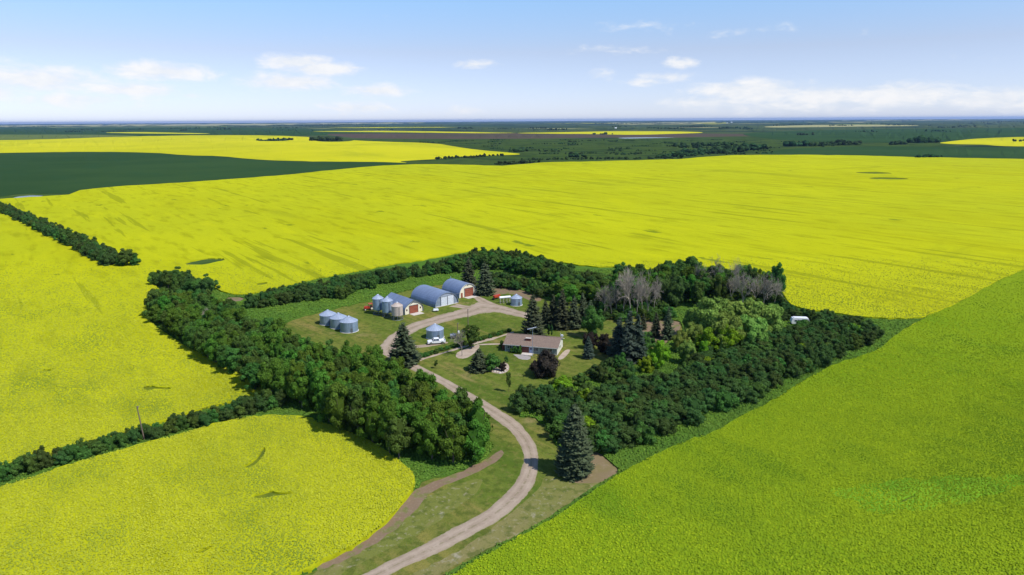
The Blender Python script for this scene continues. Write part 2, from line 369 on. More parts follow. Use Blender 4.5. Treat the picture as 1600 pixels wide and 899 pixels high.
# far strips
_pr = random.Random(12)
for _i in range(70):
    o_ = 2.3 + 11 * _pr.random() ** 1.5; u_ = _pr.uniform(-700, 2200); l_ = _pr.uniform(40, 260); th_ = o_ * _pr.uniform(.06, .20); sk_ = _pr.uniform(-40, 40) * o_ / 6
    m_ = _pr.choice(('cereal', 'valley', 'valley', 'olive_field', 'cereal', 'pale_field', 'far_dark', 'far_dark', 'far_dark', 'canola_far'))
    if m_ in ('pale_field', 'canola_far'): th_ *= .5
    field('distant_field', m_, .3, [hz(u_, o_), hz(u_ + l_ / 2, o_ - .05 * th_), hz(u_ + l_, o_ + .1 * th_), hz(u_ + l_ + sk_, o_ + th_), hz(u_ + sk_, o_ + th_ * .9)], 0)
field('stubble_field', 'pale_field', .4, [hz(-500, 3.6), hz(120, 3.2), hz(560, 3.0), hz(700, 3.4), hz(560, 4.6), hz(250, 5.6), hz(-500, 5.4)])
field('stubble_field', 'olive_field', .4, [hz(-500, 7.), hz(0, 6.6), hz(200, 6.4), hz(380, 6.8), hz(420, 8.4), hz(100, 9.4), hz(-500, 10)])
field('stubble_field', 'pale_field', .4, [hz(1040, 4.4), hz(1110, 4.6), hz(1125, 5.4), hz(1050, 6.2), hz(900, 6)])
field('stubble_field', 'pale_field', .4, [(1190, 197.4), (1290, 195.4), (1400, 195.2), (1450, 196.6), (1380, 197.8), (1290, 198.6), (1200, 200)])
field('stubble_field', 'pale_field', .4, [hz(1300, 3.2), hz(1500, 2.8), hz(1700, 3.0), hz(1500, 4.0), hz(1330, 4.2)])
field('stubble_field', 'pale_field', .4, [(1380, 206.2), (1440, 206.5), (1430, 208.6), (1400, 207.8)])
field('wheat_field', 'cereal', .6, [(-700, 204), (0, 199.5), (300, 199), (480, 201), (560, 204), (620, 208), (500, 212), (430, 213), (300, 213), (0, 222), (-700, 240)])
field('wheat_field', 'olive_field', .6, [(-700, 210), (0, 211), (120, 210.5), (190, 211.5), (230, 213.5), (80, 219), (0, 222), (-700, 236)])
field('canola_strip', 'canola_far', .6, [(150, 207.5), (220, 206.6), (290, 208), (340, 209.2), (290, 209.8), (210, 208.8)])
field('canola_strip', 'canola_far', .6, [(470, 205.6), (560, 204.8), (640, 205), (700, 206), (760, 207.2), (820, 208.4), (760, 208.8), (640, 207.3), (540, 206.5)])
field('fallow_field', 'fallow', .2, [(500, 209.5), (560, 208.5), (700, 209), (900, 207.6), (1060, 209), (1180, 209.5), (1200, 212), (1100, 216), (960, 215.2), (850, 216.8), (700, 217.6), (560, 217), (535, 214)])
field('canola_strip', 'canola_far', .6, [(790, 208.4), (880, 206.8), (960, 205.4), (1060, 205.6), (1110, 207.4), (1060, 209.4), (980, 211.4), (930, 209.8), (860, 209.4)])
field('pond', 'pond_water', .0, [(960, 215.4), (1020, 214.6), (1070, 215.6), (1020, 217.2), (975, 217)])
field('valley_meadow', 'valley', .3, [(500, 219), (600, 217.5), (800, 217.5), (1000, 217), (1150, 213), (1300, 214), (1480, 224), (1500, 230), (1400, 234), (1270, 240), (1160, 250), (900, 268), (600, 270), (560, 240)])
field('wheat_field', 'cereal', .6, [(1150, 208), (1300, 203), (1480, 201), (1700, 199), (2200, 200), (2200, 226), (1620, 222), (1480, 222), (1350, 224), (1240, 221), (1180, 215)])
field('wheat_field', 'cereal', .6, [(1250, 231), (1400, 229), (1600, 231), (2600, 226), (2600, 290), (1600, 260), (1200, 252), (1180, 240)])
field('canola_field', 'canola_far', 1., [(1462, 224.2), (1490, 221), (1520, 217.5), (1570, 215.2), (1650, 213.5), (2200, 211), (2200, 236), (1620, 229.8), (1560, 229), (1540, 226.6), (1490, 226)])
field('canola_field', 'canola_far', 1., [(-1000, 232), (0, 220), (100, 217.5), (200, 213.6), (330, 211.5), (430, 212.2), (490, 215), (560, 220.5), (612, 222.4), (680, 224.4), (712, 230), (745, 235), (812, 240.8), (812, 242.2), (770, 243.6), (715, 245.4), (690, 248.4),
      (650, 251), (620, 253), (640, 256.5), (600, 262), (300, 268), (0, 268), (-1000, 290)], 1)
field('canola_edge', 'cereal', .2, [(395, 220.8), (425, 217.4), (452, 217), (455, 220), (430, 221.4)])
field('rough_pasture', 'valley', .4, [(488, 219), (520, 215.5), (560, 218), (545, 222), (500, 222.4)])
field('wheat_field', 'cereal', .7, [(-1200, 262), (0, 239.5), (150, 237.6), (240, 239.2), (290, 243.4), (345, 244.6), (388, 249.4), (450, 252.6), (540, 253.6), (620, 254.6), (650, 257), (560, 263), (430, 276.5), (350, 282.5), (280, 287.5), (200, 292), (150, 296.5), (110, 305), (0, 316), (-1200, 400)], 1)
field('slough_margin', 'slough', .3, [(-80, 316), (0, 308), (35, 303.6), (70, 302.8), (105, 304), (70, 308), (20, 314), (-80, 328)], 2)
field('slough_pond', 'pond_water', .0, [(18, 309.5), (35, 306), (62, 305.2), (72, 306.6), (55, 309.4), (22, 311.8)], 2)
# main canola (back, left and round)
field('canola_field', 'canola', .9, [(-1500, 440), (-200, 326), (0, 312.4), (60, 308.6), (108, 305.6), (125, 298.6), (150, 295.6), (200, 291.4), (280, 286.8), (350, 281.8), (430, 276), (560, 262.6), (600, 259.6), (650, 257.6), (700, 257.8), (785, 260), (805, 258.6), (850, 254.6), (950, 252.4), (1060, 249.6), (1090, 246.6), (1150, 243),
      (1250, 242.6), (1350, 243.8), (1420, 246.2), (1500, 247.6), (1600, 249.2), (2000, 254), (3000, 270), (3000, 640), (1700, 760), (900, 930), (400, 1100), (-1500, 1400)], 0)
for q in ([(1333, 270.5), (1355, 269.2), (1390, 271), (1396, 272.4), (1370, 272.8), (1345, 272.2)], [(1355, 279), (1385, 278), (1420, 280), (1418, 282), (1385, 281.6), (1362, 281)]):
    field('canola_hollow', 'hollow', .5, q)
field('slough_margin', 'slough', .3, [(286, 415.4), (300, 409.6), (322, 406.6), (345, 406), (354, 408), (335, 413), (305, 417.4)])
for q in ([(222, 610), (240, 607.5), (262, 609), (272, 612), (250, 614), (228, 614.6)], [(398, 446), (415, 443.5), (420, 446), (405, 449)]):
    field('canola_hollow', 'hollow', .5, q)
# right field, half in bloom
field('canola_field_green', 'canola_green', .8, [(1600, 424), (1560, 441), (1520, 464), (1485, 482), (1450, 496), (1400, 524), (1372, 546), (1330, 560), (1285, 577), (1240, 603), (1205, 627), (1160, 648), (1115, 677), (1062, 692), (1010, 718), (970, 739), (940, 760),
      (912, 779), (870, 808), (830, 832), (780, 856), (740, 878), (705, 901), (560, 990), (560, 1650), (2950, 1650), (2950, 330), (1800, 380)], 0)
field('thin_crop', 'canola_thin', .8, [(1290, 768), (1330, 772), (1350, 760), (1372, 762), (1400, 752), (1440, 756), (1480, 747), (1530, 752), (1600, 745), (1660, 752), (1640, 765), (1580, 764), (1575, 776), (1530, 780), (1520, 792), (1470, 790), (1452, 806), (1400, 800), (1385, 812), (1340, 802), (1345, 790), (1310, 784)], 1)
for q in ([(1405, 789), (1416, 783), (1428, 779), (1430, 781), (1417, 787), (1408, 791)],
          [(378, 736), (392, 729), (405, 718), (412, 704), (416, 706), (414, 716), (404, 728), (392, 737)], [(395, 780), (410, 777), (425, 772), (432, 776), (450, 776), (460, 774), (452, 780), (430, 781), (415, 785), (398, 785)], [(303, 872), (312, 867), (328, 861), (334, 859), (330, 864), (316, 871)],
          [(243, 752), (262, 743), (262, 746), (250, 752)], [(62, 583), (80, 581), (82, 584), (70, 585)]):
    field('canola_hollow', 'hollow', .5, q, 1)
# farmstead: tall rough grass
FARM = [(228, 440), (236, 430), (272, 428), (330, 448), (352, 462), (400, 462), (440, 450), (560, 425), (680, 405), (760, 390), (830, 402), (900, 417), (960, 420), (1000, 424), (1060, 420), (1120, 420), (1180, 432), (1215, 446), (1228, 470), (1240, 482), (1262, 487), (1300, 492), (1350, 499), (1400, 501.5),
        (1450, 498.5), (1450, 497), (1400, 525), (1372, 547), (1330, 561), (1285, 578), (1240, 604), (1205, 628), (1160, 649), (1115, 678), (1062, 693), (1010, 719), (970, 740), (940, 761), (912, 780), (870, 809), (830, 833), (780, 857), (740, 879), (705, 902), (560, 1000),
        (300, 1100), (250, 1030), (420, 925), (480, 894), (540, 871), (580, 847), (612, 820), (640, 787), (649, 765), (647, 745), (630, 730), (600, 706), (570, 691), (520, 669), (465, 654), (400, 654), (350, 664), (250, 692), (150, 719), (80, 742), (0, 767), (-400, 880),
        (-400, 830), (0, 745), (100, 712), (190, 684), (260, 660), (330, 640), (390, 625), (418, 616), (412, 600), (380, 590), (345, 572), (290, 545), (240, 512), (232, 500), (245, 478), (258, 462)]
FARM = [(u + 1.5, v + 3) if i > 26 and 640 < u < 1440 and i < 46 else (u, v) for i, (u, v) in enumerate(FARM)]
field('rough_grass', 'rough_grass', .35, FARM, 1)
field('mown_grass', 'lawn', .05, [(430, 520), (445, 506), (462, 498), (520, 484), (580, 470.5), (645, 452.5), (690, 445), (725, 440), (762, 449), (800, 452), (850, 468), (905, 474), (960, 480), (1000, 496), (1062, 500), (1068, 520), (1040, 540), (1000, 552), (990, 575), (940, 590), (890, 606), (850, 625), (800, 652), (850, 655),
      (862, 690), (890, 712), (930, 706), (968, 738), (938, 758), (908, 777), (866, 806), (826, 830), (775, 855), (730, 880), (700, 897), (560, 990), (280, 1080), (300, 1020), (430, 920), (482, 897), (543, 874), (583, 850), (616, 822), (644, 788), (654, 764), (660, 750), (700, 746), (740, 730), (765, 712), (774, 694), (740, 680), (640, 600), (600, 570), (520, 545)], 1)
field('dry_verge', 'verge', .06, [(800, 800), (842, 765), (852, 742), (870, 748), (905, 752), (945, 742), (966, 740), (938, 757), (905, 777), (862, 806), (822, 830), (770, 854), (730, 875), (690, 897), (560, 980), (470, 990), (600, 925), (680, 880), (740, 848)], 1)
field('dry_verge', 'verge', .06, [(480, 900), (545, 874), (584, 850), (617, 822), (646, 790), (700, 760), (740, 748), (760, 752), (720, 790), (660, 830), (590, 868), (500, 915), (360, 990), (280, 1000)], 1)
field('dead_grass_patch', 'dead_grass', .07, [(905, 722), (924, 707), (934, 706), (952, 722), (971, 738), (945, 752), (920, 757), (880, 752), (890, 740)], 1)
field('bare_strip', 'dirt', .03, [(786, 702), (790, 712), (770, 727), (742, 741), (712, 752), (688, 760), (664, 777), (648, 800), (622, 826), (590, 848), (550, 870), (500, 893), (490, 888), (548, 862), (585, 836), (612, 812), (632, 786), (644, 768), (668, 757), (700, 746), (732, 733), (760, 719), (778, 705)], 1)
field('garden_soil', 'dirt', .02, [(744, 462), (772, 447), (800, 449), (840, 460), (848, 470), (835, 472), (800, 458), (772, 462)], 1)
field('garden_soil', 'dirt', .02, [(990, 508), (1010, 502), (1062, 500), (1064, 515), (1050, 532), (1030, 540), (1010, 528)], 1)
field('garden_soil', 'dirt', .02, [(930, 535), (960, 530), (966, 546), (945, 550)], 1)
field('soil_path', 'dirt', .03, [(352, 466), (372, 464), (385, 468), (372, 473), (356, 471)], 1)
field('tree_bed', 'mulch', .05, [(712, 553), (722, 547), (738, 542), (748, 538), (750, 543), (740, 554), (727, 561), (713, 560)], 1)
field('flower_bed', 'mulch', .05, [(760, 578), (775, 573), (790, 566), (796, 572), (795, 580), (785, 585), (770, 583)], 1)
field('gravel_edge', 'mulch', .04, [(871, 560), (882, 548), (888, 546), (892, 548), (882, 560), (874, 563)], 1)
field('sand_line', 'mulch', .035, [(654, 562), (690, 551), (725, 539.5), (760, 531), (795, 520), (806, 518), (797, 522.5), (762, 533.4), (726, 542.5), (691, 553.6), (658, 564.6)], 1)
field('sand_line', 'mulch', .035, [(745, 538), (780, 536.6), (790, 538.5), (780, 538.8), (746, 540)], 1)
field('patio', 'patio', .04, [(800, 553.5), (830, 556), (828, 563), (812, 562), (806, 557)], 1)

def densify(P):
    Q = []
    for i in range(len(P)):
        a = np.array(P[i], float); b = np.array(P[(i + 1) % len(P)], float); d = b - a; n = np.hypot(*d)
        if n < 1e-6: continue
        mv = (a[1] + b[1]) / 2; inside = -60 < a[0] < 1660
        step = 9 if (mv > 380 and inside) else (14 if inside else 60)
        m = max(1, int(n / step)); nr = np.array([-d[1], d[0]]) / n
        amp = 1.1 if mv > 560 else (.5 if mv > 380 else (.12 if mv > 240 else .06))
        for j in range(m):
            p = a + d * j / m
            if m > 1 or len(P) > 20: p = p + nr * (RNG.normal() * amp * (1 if j else .4) + (math.sin(p[0] * .21) + math.sin(p[0] * .087 + p[1] * .11)) * amp * .8)
            Q.append(tuple(p))
    return Q
LP_ = []
verts = []; faces = []
for i, (nm, mt_, h_, P) in enumerate(L):
    Q = densify(P) if i else P
    LP_.append(Q)
    b0 = len(verts); verts += [Vector(p) for p in Q]; faces.append(list(range(b0, b0 + len(Q))))
gp = []
def rows():
    o = 2.6
    while o < 1500:
        yield o
        o += max(.8, o * .045) if o < 70 else 12 if o < 700 else 60
for o in rows():
    st = 22 if o < 700 else 60
    for u in np.arange(LX + 5, RX - 5, st if True else 0):
        if not (-80 < u < 1680) and int(u / st) % 3: continue
        gp.append((u + RNG.uniform(-3, 3), VH(u) + o + RNG.uniform(-.1, .1) * min(o * .2, 6)))
verts += [Vector(p) for p in gp if p[1] < 1690]
VO, EO, FO, _, _, OF = delaunay_2d_cdt(verts, [], faces, 0, 1e-4)
VO = np.array([(v.x, v.y) for v in VO]); FO = np.array(FO); CE = VO[FO].mean(1); own = np.zeros(len(FO), int)
for i, Q in enumerate(LP_):
    if i: own[inpoly(CE[:, 0], CE[:, 1], Q)] = i
ar_ = (VO[FO[:, 1]] - VO[FO[:, 0]]); br_ = (VO[FO[:, 2]] - VO[FO[:, 0]]); own[np.abs(ar_[:, 0] * br_[:, 1] - ar_[:, 1] * br_[:, 0]) < 1e-7] = -1
_TR = LP_[0]; own[~inpoly(CE[:, 0], CE[:, 1], _TR) & (CE[:, 1] < VH(CE[:, 0]) + TOP)] = -1
gx, gy, gz = ground(VO[:, 0], VO[:, 1])
counts = {}
LANDOBJ = []
for i, (nm, mt_, h_, P) in enumerate(L):
    fs = FO[own == i]
    if not len(fs): continue
    used, inv = np.unique(fs, return_inverse=True); fs2 = inv.reshape(fs.shape)
    n = len(used); V = np.stack([gx[used], gy[used], gz[used] + h_], 1)
    # skirts down to the soil along the region's edge
    e = np.concatenate([fs2[:, [0, 1]], fs2[:, [1, 2]], fs2[:, [2, 0]]]); es = np.sort(e, 1); key = es[:, 0].astype(np.int64) * (n + 1) + es[:, 1]
    _, idx, cnt = np.unique(key, return_index=True, return_counts=True); be = e[idx[cnt == 1]]
    # orientation: keep faces up
    a, b_, c_ = V[fs2[:, 0]], V[fs2[:, 1]], V[fs2[:, 2]]
    nz = (b_ - a)[:, 0] * (c_ - a)[:, 1] - (b_ - a)[:, 1] * (c_ - a)[:, 0]
    fs2[nz < 0] = fs2[nz < 0][:, ::-1]
    V2 = V.copy(); V2[:, 2] -= h_ + .6
    sk = np.concatenate([np.stack([be[:, 0], be[:, 0] + n, be[:, 1]], 1), np.stack([be[:, 1], be[:, 0] + n, be[:, 1] + n], 1)])
    me = nmesh(nm, np.concatenate([V, V2]), np.concatenate([fs2, sk]), mt_, smooth=False)
    tagobj(link(nm, me), kind='structure')
def region(u, v):
    r = np.zeros(np.shape(u), int)
    for i, (nm, mt_, h_, P) in enumerate(L):
        if i: r[inpoly(u, v, P)] = i
    return r
MATOF = [q[1] for q in L]
# base ground all round, below the fields
bx = np.array([[math.cos(a) * r, math.sin(a) * r, -2. if r < 3000 else -12.] for r in (0, 60, 3000, 60000) for a in np.arange(0, 2 * math.pi, math.pi / 24)])
bf = [(j * 48 + i, j * 48 + (i + 1) % 48, (j + 1) * 48 + (i + 1) % 48, (j + 1) * 48 + i) for j in range(3) for i in range(48)]
tagobj(link('ground', nmesh('ground', bx, bf, 'far_green')), kind='structure')

# gravel drive as a ribbon with its own width
def ribbon(name, left, right, mat, z=.09, n=14):
    def dens(P):
        P = np.array(P, float); Q = []
        for i in range(len(P) - 1):
            p0 = P[max(i - 1, 0)]; p1 = P[i]; p2 = P[i + 1]; p3 = P[min(i + 2, len(P) - 1)]
            for t in np.linspace(0, 1, n, endpoint=False):
                Q.append(.5 * (2 * p1 + (p2 - p0) * t + (2 * p0 - 5 * p1 + 4 * p2 - p3) * t * t + (3 * p1 - 3 * p2 + p3 - p0) * t ** 3))
        Q.append(P[-1]); return np.array(Q)
    A = dens(left); B = dens(right); K = 6; m = len(A); V = []; UVv = []
    for i in range(m):
        ja = .030 * math.sin(i * .31) + .02 * math.sin(i * .83 + 1) + RNG.normal(0, .014); jb = .030 * math.sin(i * .27 + 2) + .02 * math.sin(i * .71) + RNG.normal(0, .014)
        for j in range(K + 1):
            t = j / K; t2 = t + (ja if j == 0 else jb if j == K else 0); q = A[i] * (1 - t2) + B[i] * t2; x, y, zz = G(*q); V.append((x, y, zz + z - (.06 if j in (0, K) else 0))); UVv.append((t, i / 10))
    F = [(i * (K + 1) + j, i * (K + 1) + j + 1, (i + 1) * (K + 1) + j + 1, (i + 1) * (K + 1) + j) for i in range(m - 1) for j in range(K)]
    me = nmesh(name, V, F, mat); uv = me.uv_layers.new(name='UVMap')
    for lp in me.loops: uv.data[lp.index].uv = UVv[lp.vertex_index]
    return tagobj(link(name, me), kind='structure')
ribbon('gravel_driveway', [(300, 1010), (440, 958), (562, 899), (640, 860), (700, 829), (762, 794), (800, 757), (816, 725), (813, 700), (797, 676), (772, 656), (742, 637), (715, 620), (690, 602), (655, 585), (620, 567), (594, 552)],
       [(380, 1030), (490, 975), (612, 899), (680, 868), (740, 838), (792, 806), (826, 773), (841, 740), (841, 705), (829, 680), (806, 656), (775, 636), (742, 617), (715, 602), (690, 588), (650, 568), (622, 548)], 'gravel')
ribbon('gravel_loop', [(596, 556), (592, 545), (600, 532), (617, 519), (642, 506), (677, 495), (706, 487), (728, 480), (748, 472), (775, 475), (800, 482), (830, 490), (870, 497)],
       [(624, 557), (622, 545), (630, 533), (646, 521), (663, 513), (697, 503.5), (722, 497.5), (742, 493.5), (758, 490), (778, 489.5), (800, 493.5), (828, 500), (870, 509)], 'gravel', .10)
ribbon('gravel_spur', [(757, 482), (748, 474), (738, 466), (733, 463.5)], [(785, 478), (765, 470), (750, 463.5), (742, 461.5)], 'gravel', .075)
ribbon('gravel_spur', [(724, 484), (716, 482), (700, 480)], [(738, 478), (728, 477), (716, 475)], 'gravel', .07)
ribbon('truck_track', [(645, 545), (662, 543.5), (682, 540.5), (700, 536.5)], [(646, 540), (662, 538.5), (682, 536), (700, 534.5)], 'gravel', .085)

# ------------------------------------------------------------------ trees
def rdir(n, rng, up=0.):
    d = rng.normal(size=(n, 3)); d[:, 2] += up; return d / np.linalg.norm(d, axis=1)[:, None]
def quads(C, N, size, rng, aspect=1.3, kink=.25, droop=None):
    n = len(C); r = rng.normal(size=(n, 3))
    if droop is not None: r = np.tile(np.array([[0, 0, -1.]]), (n, 1)) + rng.normal(size=(n, 3)) * droop
    A = np.cross(N, r); A /= np.linalg.norm(A, axis=1)[:, None] + 1e-9; B = np.cross(N, A)
    if droop is not None: A, B = B, A
    s = (size * rng.uniform(.6, 1.3, n))[:, None]; a = A * s * aspect * .5; b = B * s * .5; k_ = N * s * kink
    V = np.stack([C - a, C + b - k_ * .5, C + a - k_, C - b + k_ * .2], 1).reshape(-1, 3)
    i = np.arange(n)[:, None] * 4; return V, np.concatenate([i + [0, 1, 2], i + [0, 2, 3]])
def icos():
    t = (1 + 5 ** .5) / 2
    V = np.array([(-1, t, 0), (1, t, 0), (-1, -t, 0), (1, -t, 0), (0, -1, t), (0, 1, t), (0, -1, -t), (0, 1, -t), (t, 0, -1), (t, 0, 1), (-t, 0, -1), (-t, 0, 1)], float); V /= np.linalg.norm(V[0])
    F = np.array([(0, 11, 5), (0, 5, 1), (0, 1, 7), (0, 7, 10), (0, 10, 11), (1, 5, 9), (5, 11, 4), (11, 10, 2), (10, 7, 6), (7, 1, 8), (3, 9, 4), (3, 4, 2), (3, 2, 6), (3, 6, 8), (3, 8, 9), (4, 9, 5), (2, 4, 11), (6, 2, 10), (8, 6, 7), (9, 8, 1)])
    return V, F
IV, IF = icos()
class Acc:
    def __init__(s): s.V = []; s.F = []; s.T = []; s.n = 0
    def add(s, V, F, T): s.V.append(V); s.F.append(F + s.n); s.T.append(np.broadcast_to(T, (len(F),))); s.n += len(V)
    def mesh(s, name, mat): return nmesh(name, np.concatenate(s.V), np.concatenate(s.F), mat, np.concatenate(s.T))
def crown(name, mat, seed, H=10., R=3.8, zb=.16, lobes=34, per=70, leaf=.48, lr=.34, flat=1., top=.55, droop=None, aspect=1.3, low=True):
    """leafy crown: lobes of leaf faces spread through an egg-shaped volume, z from zb*H to H"""
    rng = np.random.default_rng(seed); A = Acc(); zc = H * (zb + (1 - zb) * (1 - top) * 1.0); up = H - zc; dn = zc - zb * H
    for i in range(lobes):
        d = rdir(1, rng, .35)[0]; rr = rng.uniform(.55, .98) if i > lobes // 5 else rng.uniform(0, .5)
        ang = math.atan2(d[1], d[0]); wob = 1 + .16 * math.sin(ang * 2 + seed) + .1 * math.sin(ang * 3 + seed * 2)
        c = np.array([d[0] * R * rr * wob, d[1] * R * rr * wob, zc + d[2] * rr * (up if d[2] > 0 else dn)])
        q = R * lr * rng.uniform(.65, 1.25); c[2] = min(c[2], H - q * .6)
        lt = rng.uniform(0, 1) * .5
        N = rdir(per, rng, .45); P = c + N * (q * rng.uniform(.72, 1.08, per))[:, None] * np.array([1, 1, .85 * flat])
        out = (P - np.array([0, 0, zc])); out /= np.linalg.norm(out, axis=1)[:, None] + 1e-6
        NN = N + out * .5 + rng.normal(size=(per, 3)) * .45; NN /= np.linalg.norm(NN, axis=1)[:, None]
        V, F = quads(P, NN, leaf, rng, aspect, droop=droop); t = lt + rng.uniform(0, .5, per); A.add(V, F, np.concatenate([t, t]))
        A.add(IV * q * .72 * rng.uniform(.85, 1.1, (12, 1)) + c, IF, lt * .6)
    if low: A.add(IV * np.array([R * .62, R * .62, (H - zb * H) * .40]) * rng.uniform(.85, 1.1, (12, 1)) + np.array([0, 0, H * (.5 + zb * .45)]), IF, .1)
    return A.mesh(name, mat)
def limbs(name, mat, seed, H=10., r=.22, n=5, frac=.55, spread=.35):
    rng = random.Random(seed); m_ = MB(); z = H * frac
    m_.tube((0, 0, -.3), (0.05 * H * rng.uniform(-.4, .4), .1, z * .6), r * 1.2, r * .75, 7); p = (m_.v[-1][0], m_.v[-1][1], z * .6)
    for i in range(n):
        a = i * 6.283 / n + rng.uniform(-.4, .4); q = (p[0] + math.cos(a) * H * spread * .6, p[1] + math.sin(a) * H * spread * .6, H * rng.uniform(.6, .85))
        m_.tube((p[0], p[1], z * rng.uniform(.35, .6)), q, r * .5, r * .15, 5)
    return m_.mesh(name, mat)
def spruce(name, mat, seed, H=12., R=2.6, tiers=26, per=15, z0=.05, ragged=.25, ex=.78):
    rng = np.random.default_rng(seed); A = Acc(); C = []; N = []; T = []; S = []
    V = []; F = []; TT = []
    for k_ in range(tiers):
        f = k_ / (tiers - 1); z = H * (z0 + (1 - z0) * f ** .92); rad = R * (1 - f) ** ex * (1 - .25 * math.exp(-f * 18)) + .1
        n = max(4, int(per * (1 - f * .65)))
        for j in range(n):
            a = rng.uniform(0, 6.283); L_ = rad * rng.uniform(1 - ragged, 1.1); dr = rng.uniform(.15, .45); w_ = rng.uniform(.26, .42) * (.5 + .7 * (1 - f)) * R / 2.6
            d = np.array([math.cos(a), math.sin(a), 0]); s = np.array([-math.sin(a), math.cos(a), 0]); zz = z + rng.uniform(-.5, .5) * H / tiers; t0 = rng.uniform(.1, .7)
            prev = None
            for q, (fr, dz, wf) in enumerate(((.12, .05, .5), (.5, -dr * .35, 1.1), (.82, -dr * .8, .9), (1.02, -dr * .75 + .1, .15))):
                c = d * L_ * fr + np.array([0, 0, zz + dz * L_ * .8]); tl = rng.uniform(-.2, .2)
                cur = (c + s * w_ * wf + np.array([0, 0, -.10 * wf + tl * .3]), c + np.array([0, 0, .08]), c - s * w_ * wf + np.array([0, 0, -.10 * wf - tl * .3]))
                if prev is not None:
                    b0 = len(V); V += [*prev, *cur]
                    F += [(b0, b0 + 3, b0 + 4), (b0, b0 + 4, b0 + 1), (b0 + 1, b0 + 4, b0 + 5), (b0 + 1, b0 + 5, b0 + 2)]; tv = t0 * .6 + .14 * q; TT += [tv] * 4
                prev = cur
            # hanging side sprays
            for q in range(3):
                fr = rng.uniform(.4, 1.); c = d * L_ * fr + np.array([0, 0, zz - dr * fr * .7 * L_ * .8]) + s * rng.uniform(-1, 1) * w_ * 1.3
                b0 = len(V); V += [c + s * .16 + d * .1, c - s * .16 + d * .12, c + d * .28 + np.array([0, 0, -.3])]; F += [(b0, b0 + 1, b0 + 2)]; TT += [rng.uniform(.2, 1)]
    A.add(np.array(V), np.array(F), np.array(TT))
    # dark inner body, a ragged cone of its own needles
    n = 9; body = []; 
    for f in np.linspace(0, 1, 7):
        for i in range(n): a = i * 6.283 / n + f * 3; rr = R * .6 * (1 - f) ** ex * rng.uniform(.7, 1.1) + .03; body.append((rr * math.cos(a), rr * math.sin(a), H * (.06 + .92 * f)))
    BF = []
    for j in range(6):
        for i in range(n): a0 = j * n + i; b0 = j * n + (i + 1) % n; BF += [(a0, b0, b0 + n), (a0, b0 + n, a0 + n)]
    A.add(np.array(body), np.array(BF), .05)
    return A.mesh(name, mat)
def deadtree(seed, H=9., spread=.7, depth=5, mat='dead_wood', first=.25, density=3):
    rng = random.Random(seed); tr = MB(); br = MB()
    def grow(p, d, L_, r, lv):
        q = p + d * L_; (tr if lv == 0 else br).tube(p, q, max(r * .85, .026), max(r * .56, .016), 6 if lv == 0 else 3, caps=False)
        if lv >= depth: return
        for i in range(density + (1 if lv in (0, 1) else 0)):
            a = d.orthogonal().normalized(); a.rotate(Matrix.Rotation(rng.uniform(0, 6.28), 3, d)); nd = (d * rng.uniform(.6, 1.1) + a * spread * rng.uniform(.5, 1.2) + Vector((0, 0, .12))).normalized()
            st = p + d * L_ * rng.uniform(.55, 1.)
            grow(st, nd, L_ * rng.uniform(.6, .9), r * .62, lv + 1)
    grow(Vector((0, 0, -.2)), Vector((rng.uniform(-.1, .1), rng.uniform(-.1, .1), 1)).normalized(), H * .32, H * .020, 0)
    return tr.mesh('trunk', mat), br.mesh('branches', mat)

CR = {}; TK = {}
def recol(me, mat): m2 = me.copy(); m2.materials[0] = MATS[mat]; return m2
# poplar / maple crowns of the big belt
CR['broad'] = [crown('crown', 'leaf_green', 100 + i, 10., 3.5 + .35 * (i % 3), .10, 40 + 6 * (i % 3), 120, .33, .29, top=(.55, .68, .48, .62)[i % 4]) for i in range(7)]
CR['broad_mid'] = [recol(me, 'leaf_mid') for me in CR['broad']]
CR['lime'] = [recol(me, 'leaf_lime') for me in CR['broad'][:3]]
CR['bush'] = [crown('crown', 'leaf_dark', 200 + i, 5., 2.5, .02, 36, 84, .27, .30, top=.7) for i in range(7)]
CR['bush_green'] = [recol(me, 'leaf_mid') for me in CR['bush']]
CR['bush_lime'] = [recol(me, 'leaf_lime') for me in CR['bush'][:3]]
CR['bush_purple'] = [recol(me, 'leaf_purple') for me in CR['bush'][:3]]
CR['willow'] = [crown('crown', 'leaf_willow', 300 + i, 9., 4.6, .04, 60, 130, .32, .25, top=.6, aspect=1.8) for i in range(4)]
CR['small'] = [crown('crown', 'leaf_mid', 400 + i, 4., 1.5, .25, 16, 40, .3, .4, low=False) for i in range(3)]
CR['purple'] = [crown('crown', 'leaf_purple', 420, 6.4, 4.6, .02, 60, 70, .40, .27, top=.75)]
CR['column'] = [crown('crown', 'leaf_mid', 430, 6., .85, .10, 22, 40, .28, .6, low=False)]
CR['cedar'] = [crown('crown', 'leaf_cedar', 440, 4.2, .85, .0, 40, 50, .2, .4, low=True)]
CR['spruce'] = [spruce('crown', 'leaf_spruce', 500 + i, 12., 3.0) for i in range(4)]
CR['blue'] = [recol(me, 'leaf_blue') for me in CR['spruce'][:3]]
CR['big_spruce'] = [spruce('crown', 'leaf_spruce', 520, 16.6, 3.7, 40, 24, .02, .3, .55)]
TK['broad'] = [limbs('trunk', 'bark', i, 10.) for i in range(3)]
TK['bush'] = [limbs('trunk', 'bark', 10 + i, 5., .10, 6, .3, .45) for i in range(3)]
TK['spruce'] = [MB().tube((0, 0, -.3), (0, 0, 11.2), .26, .04, 7).mesh('trunk', 'bark')]
TK['thin'] = [MB().tube((0, 0, -.3), (0, 0, 3.2), .07, .03, 6).mesh('trunk', 'bark')]
DEAD = [deadtree(40 + i, 10., .62 + .06 * i, 5) for i in range(4)]
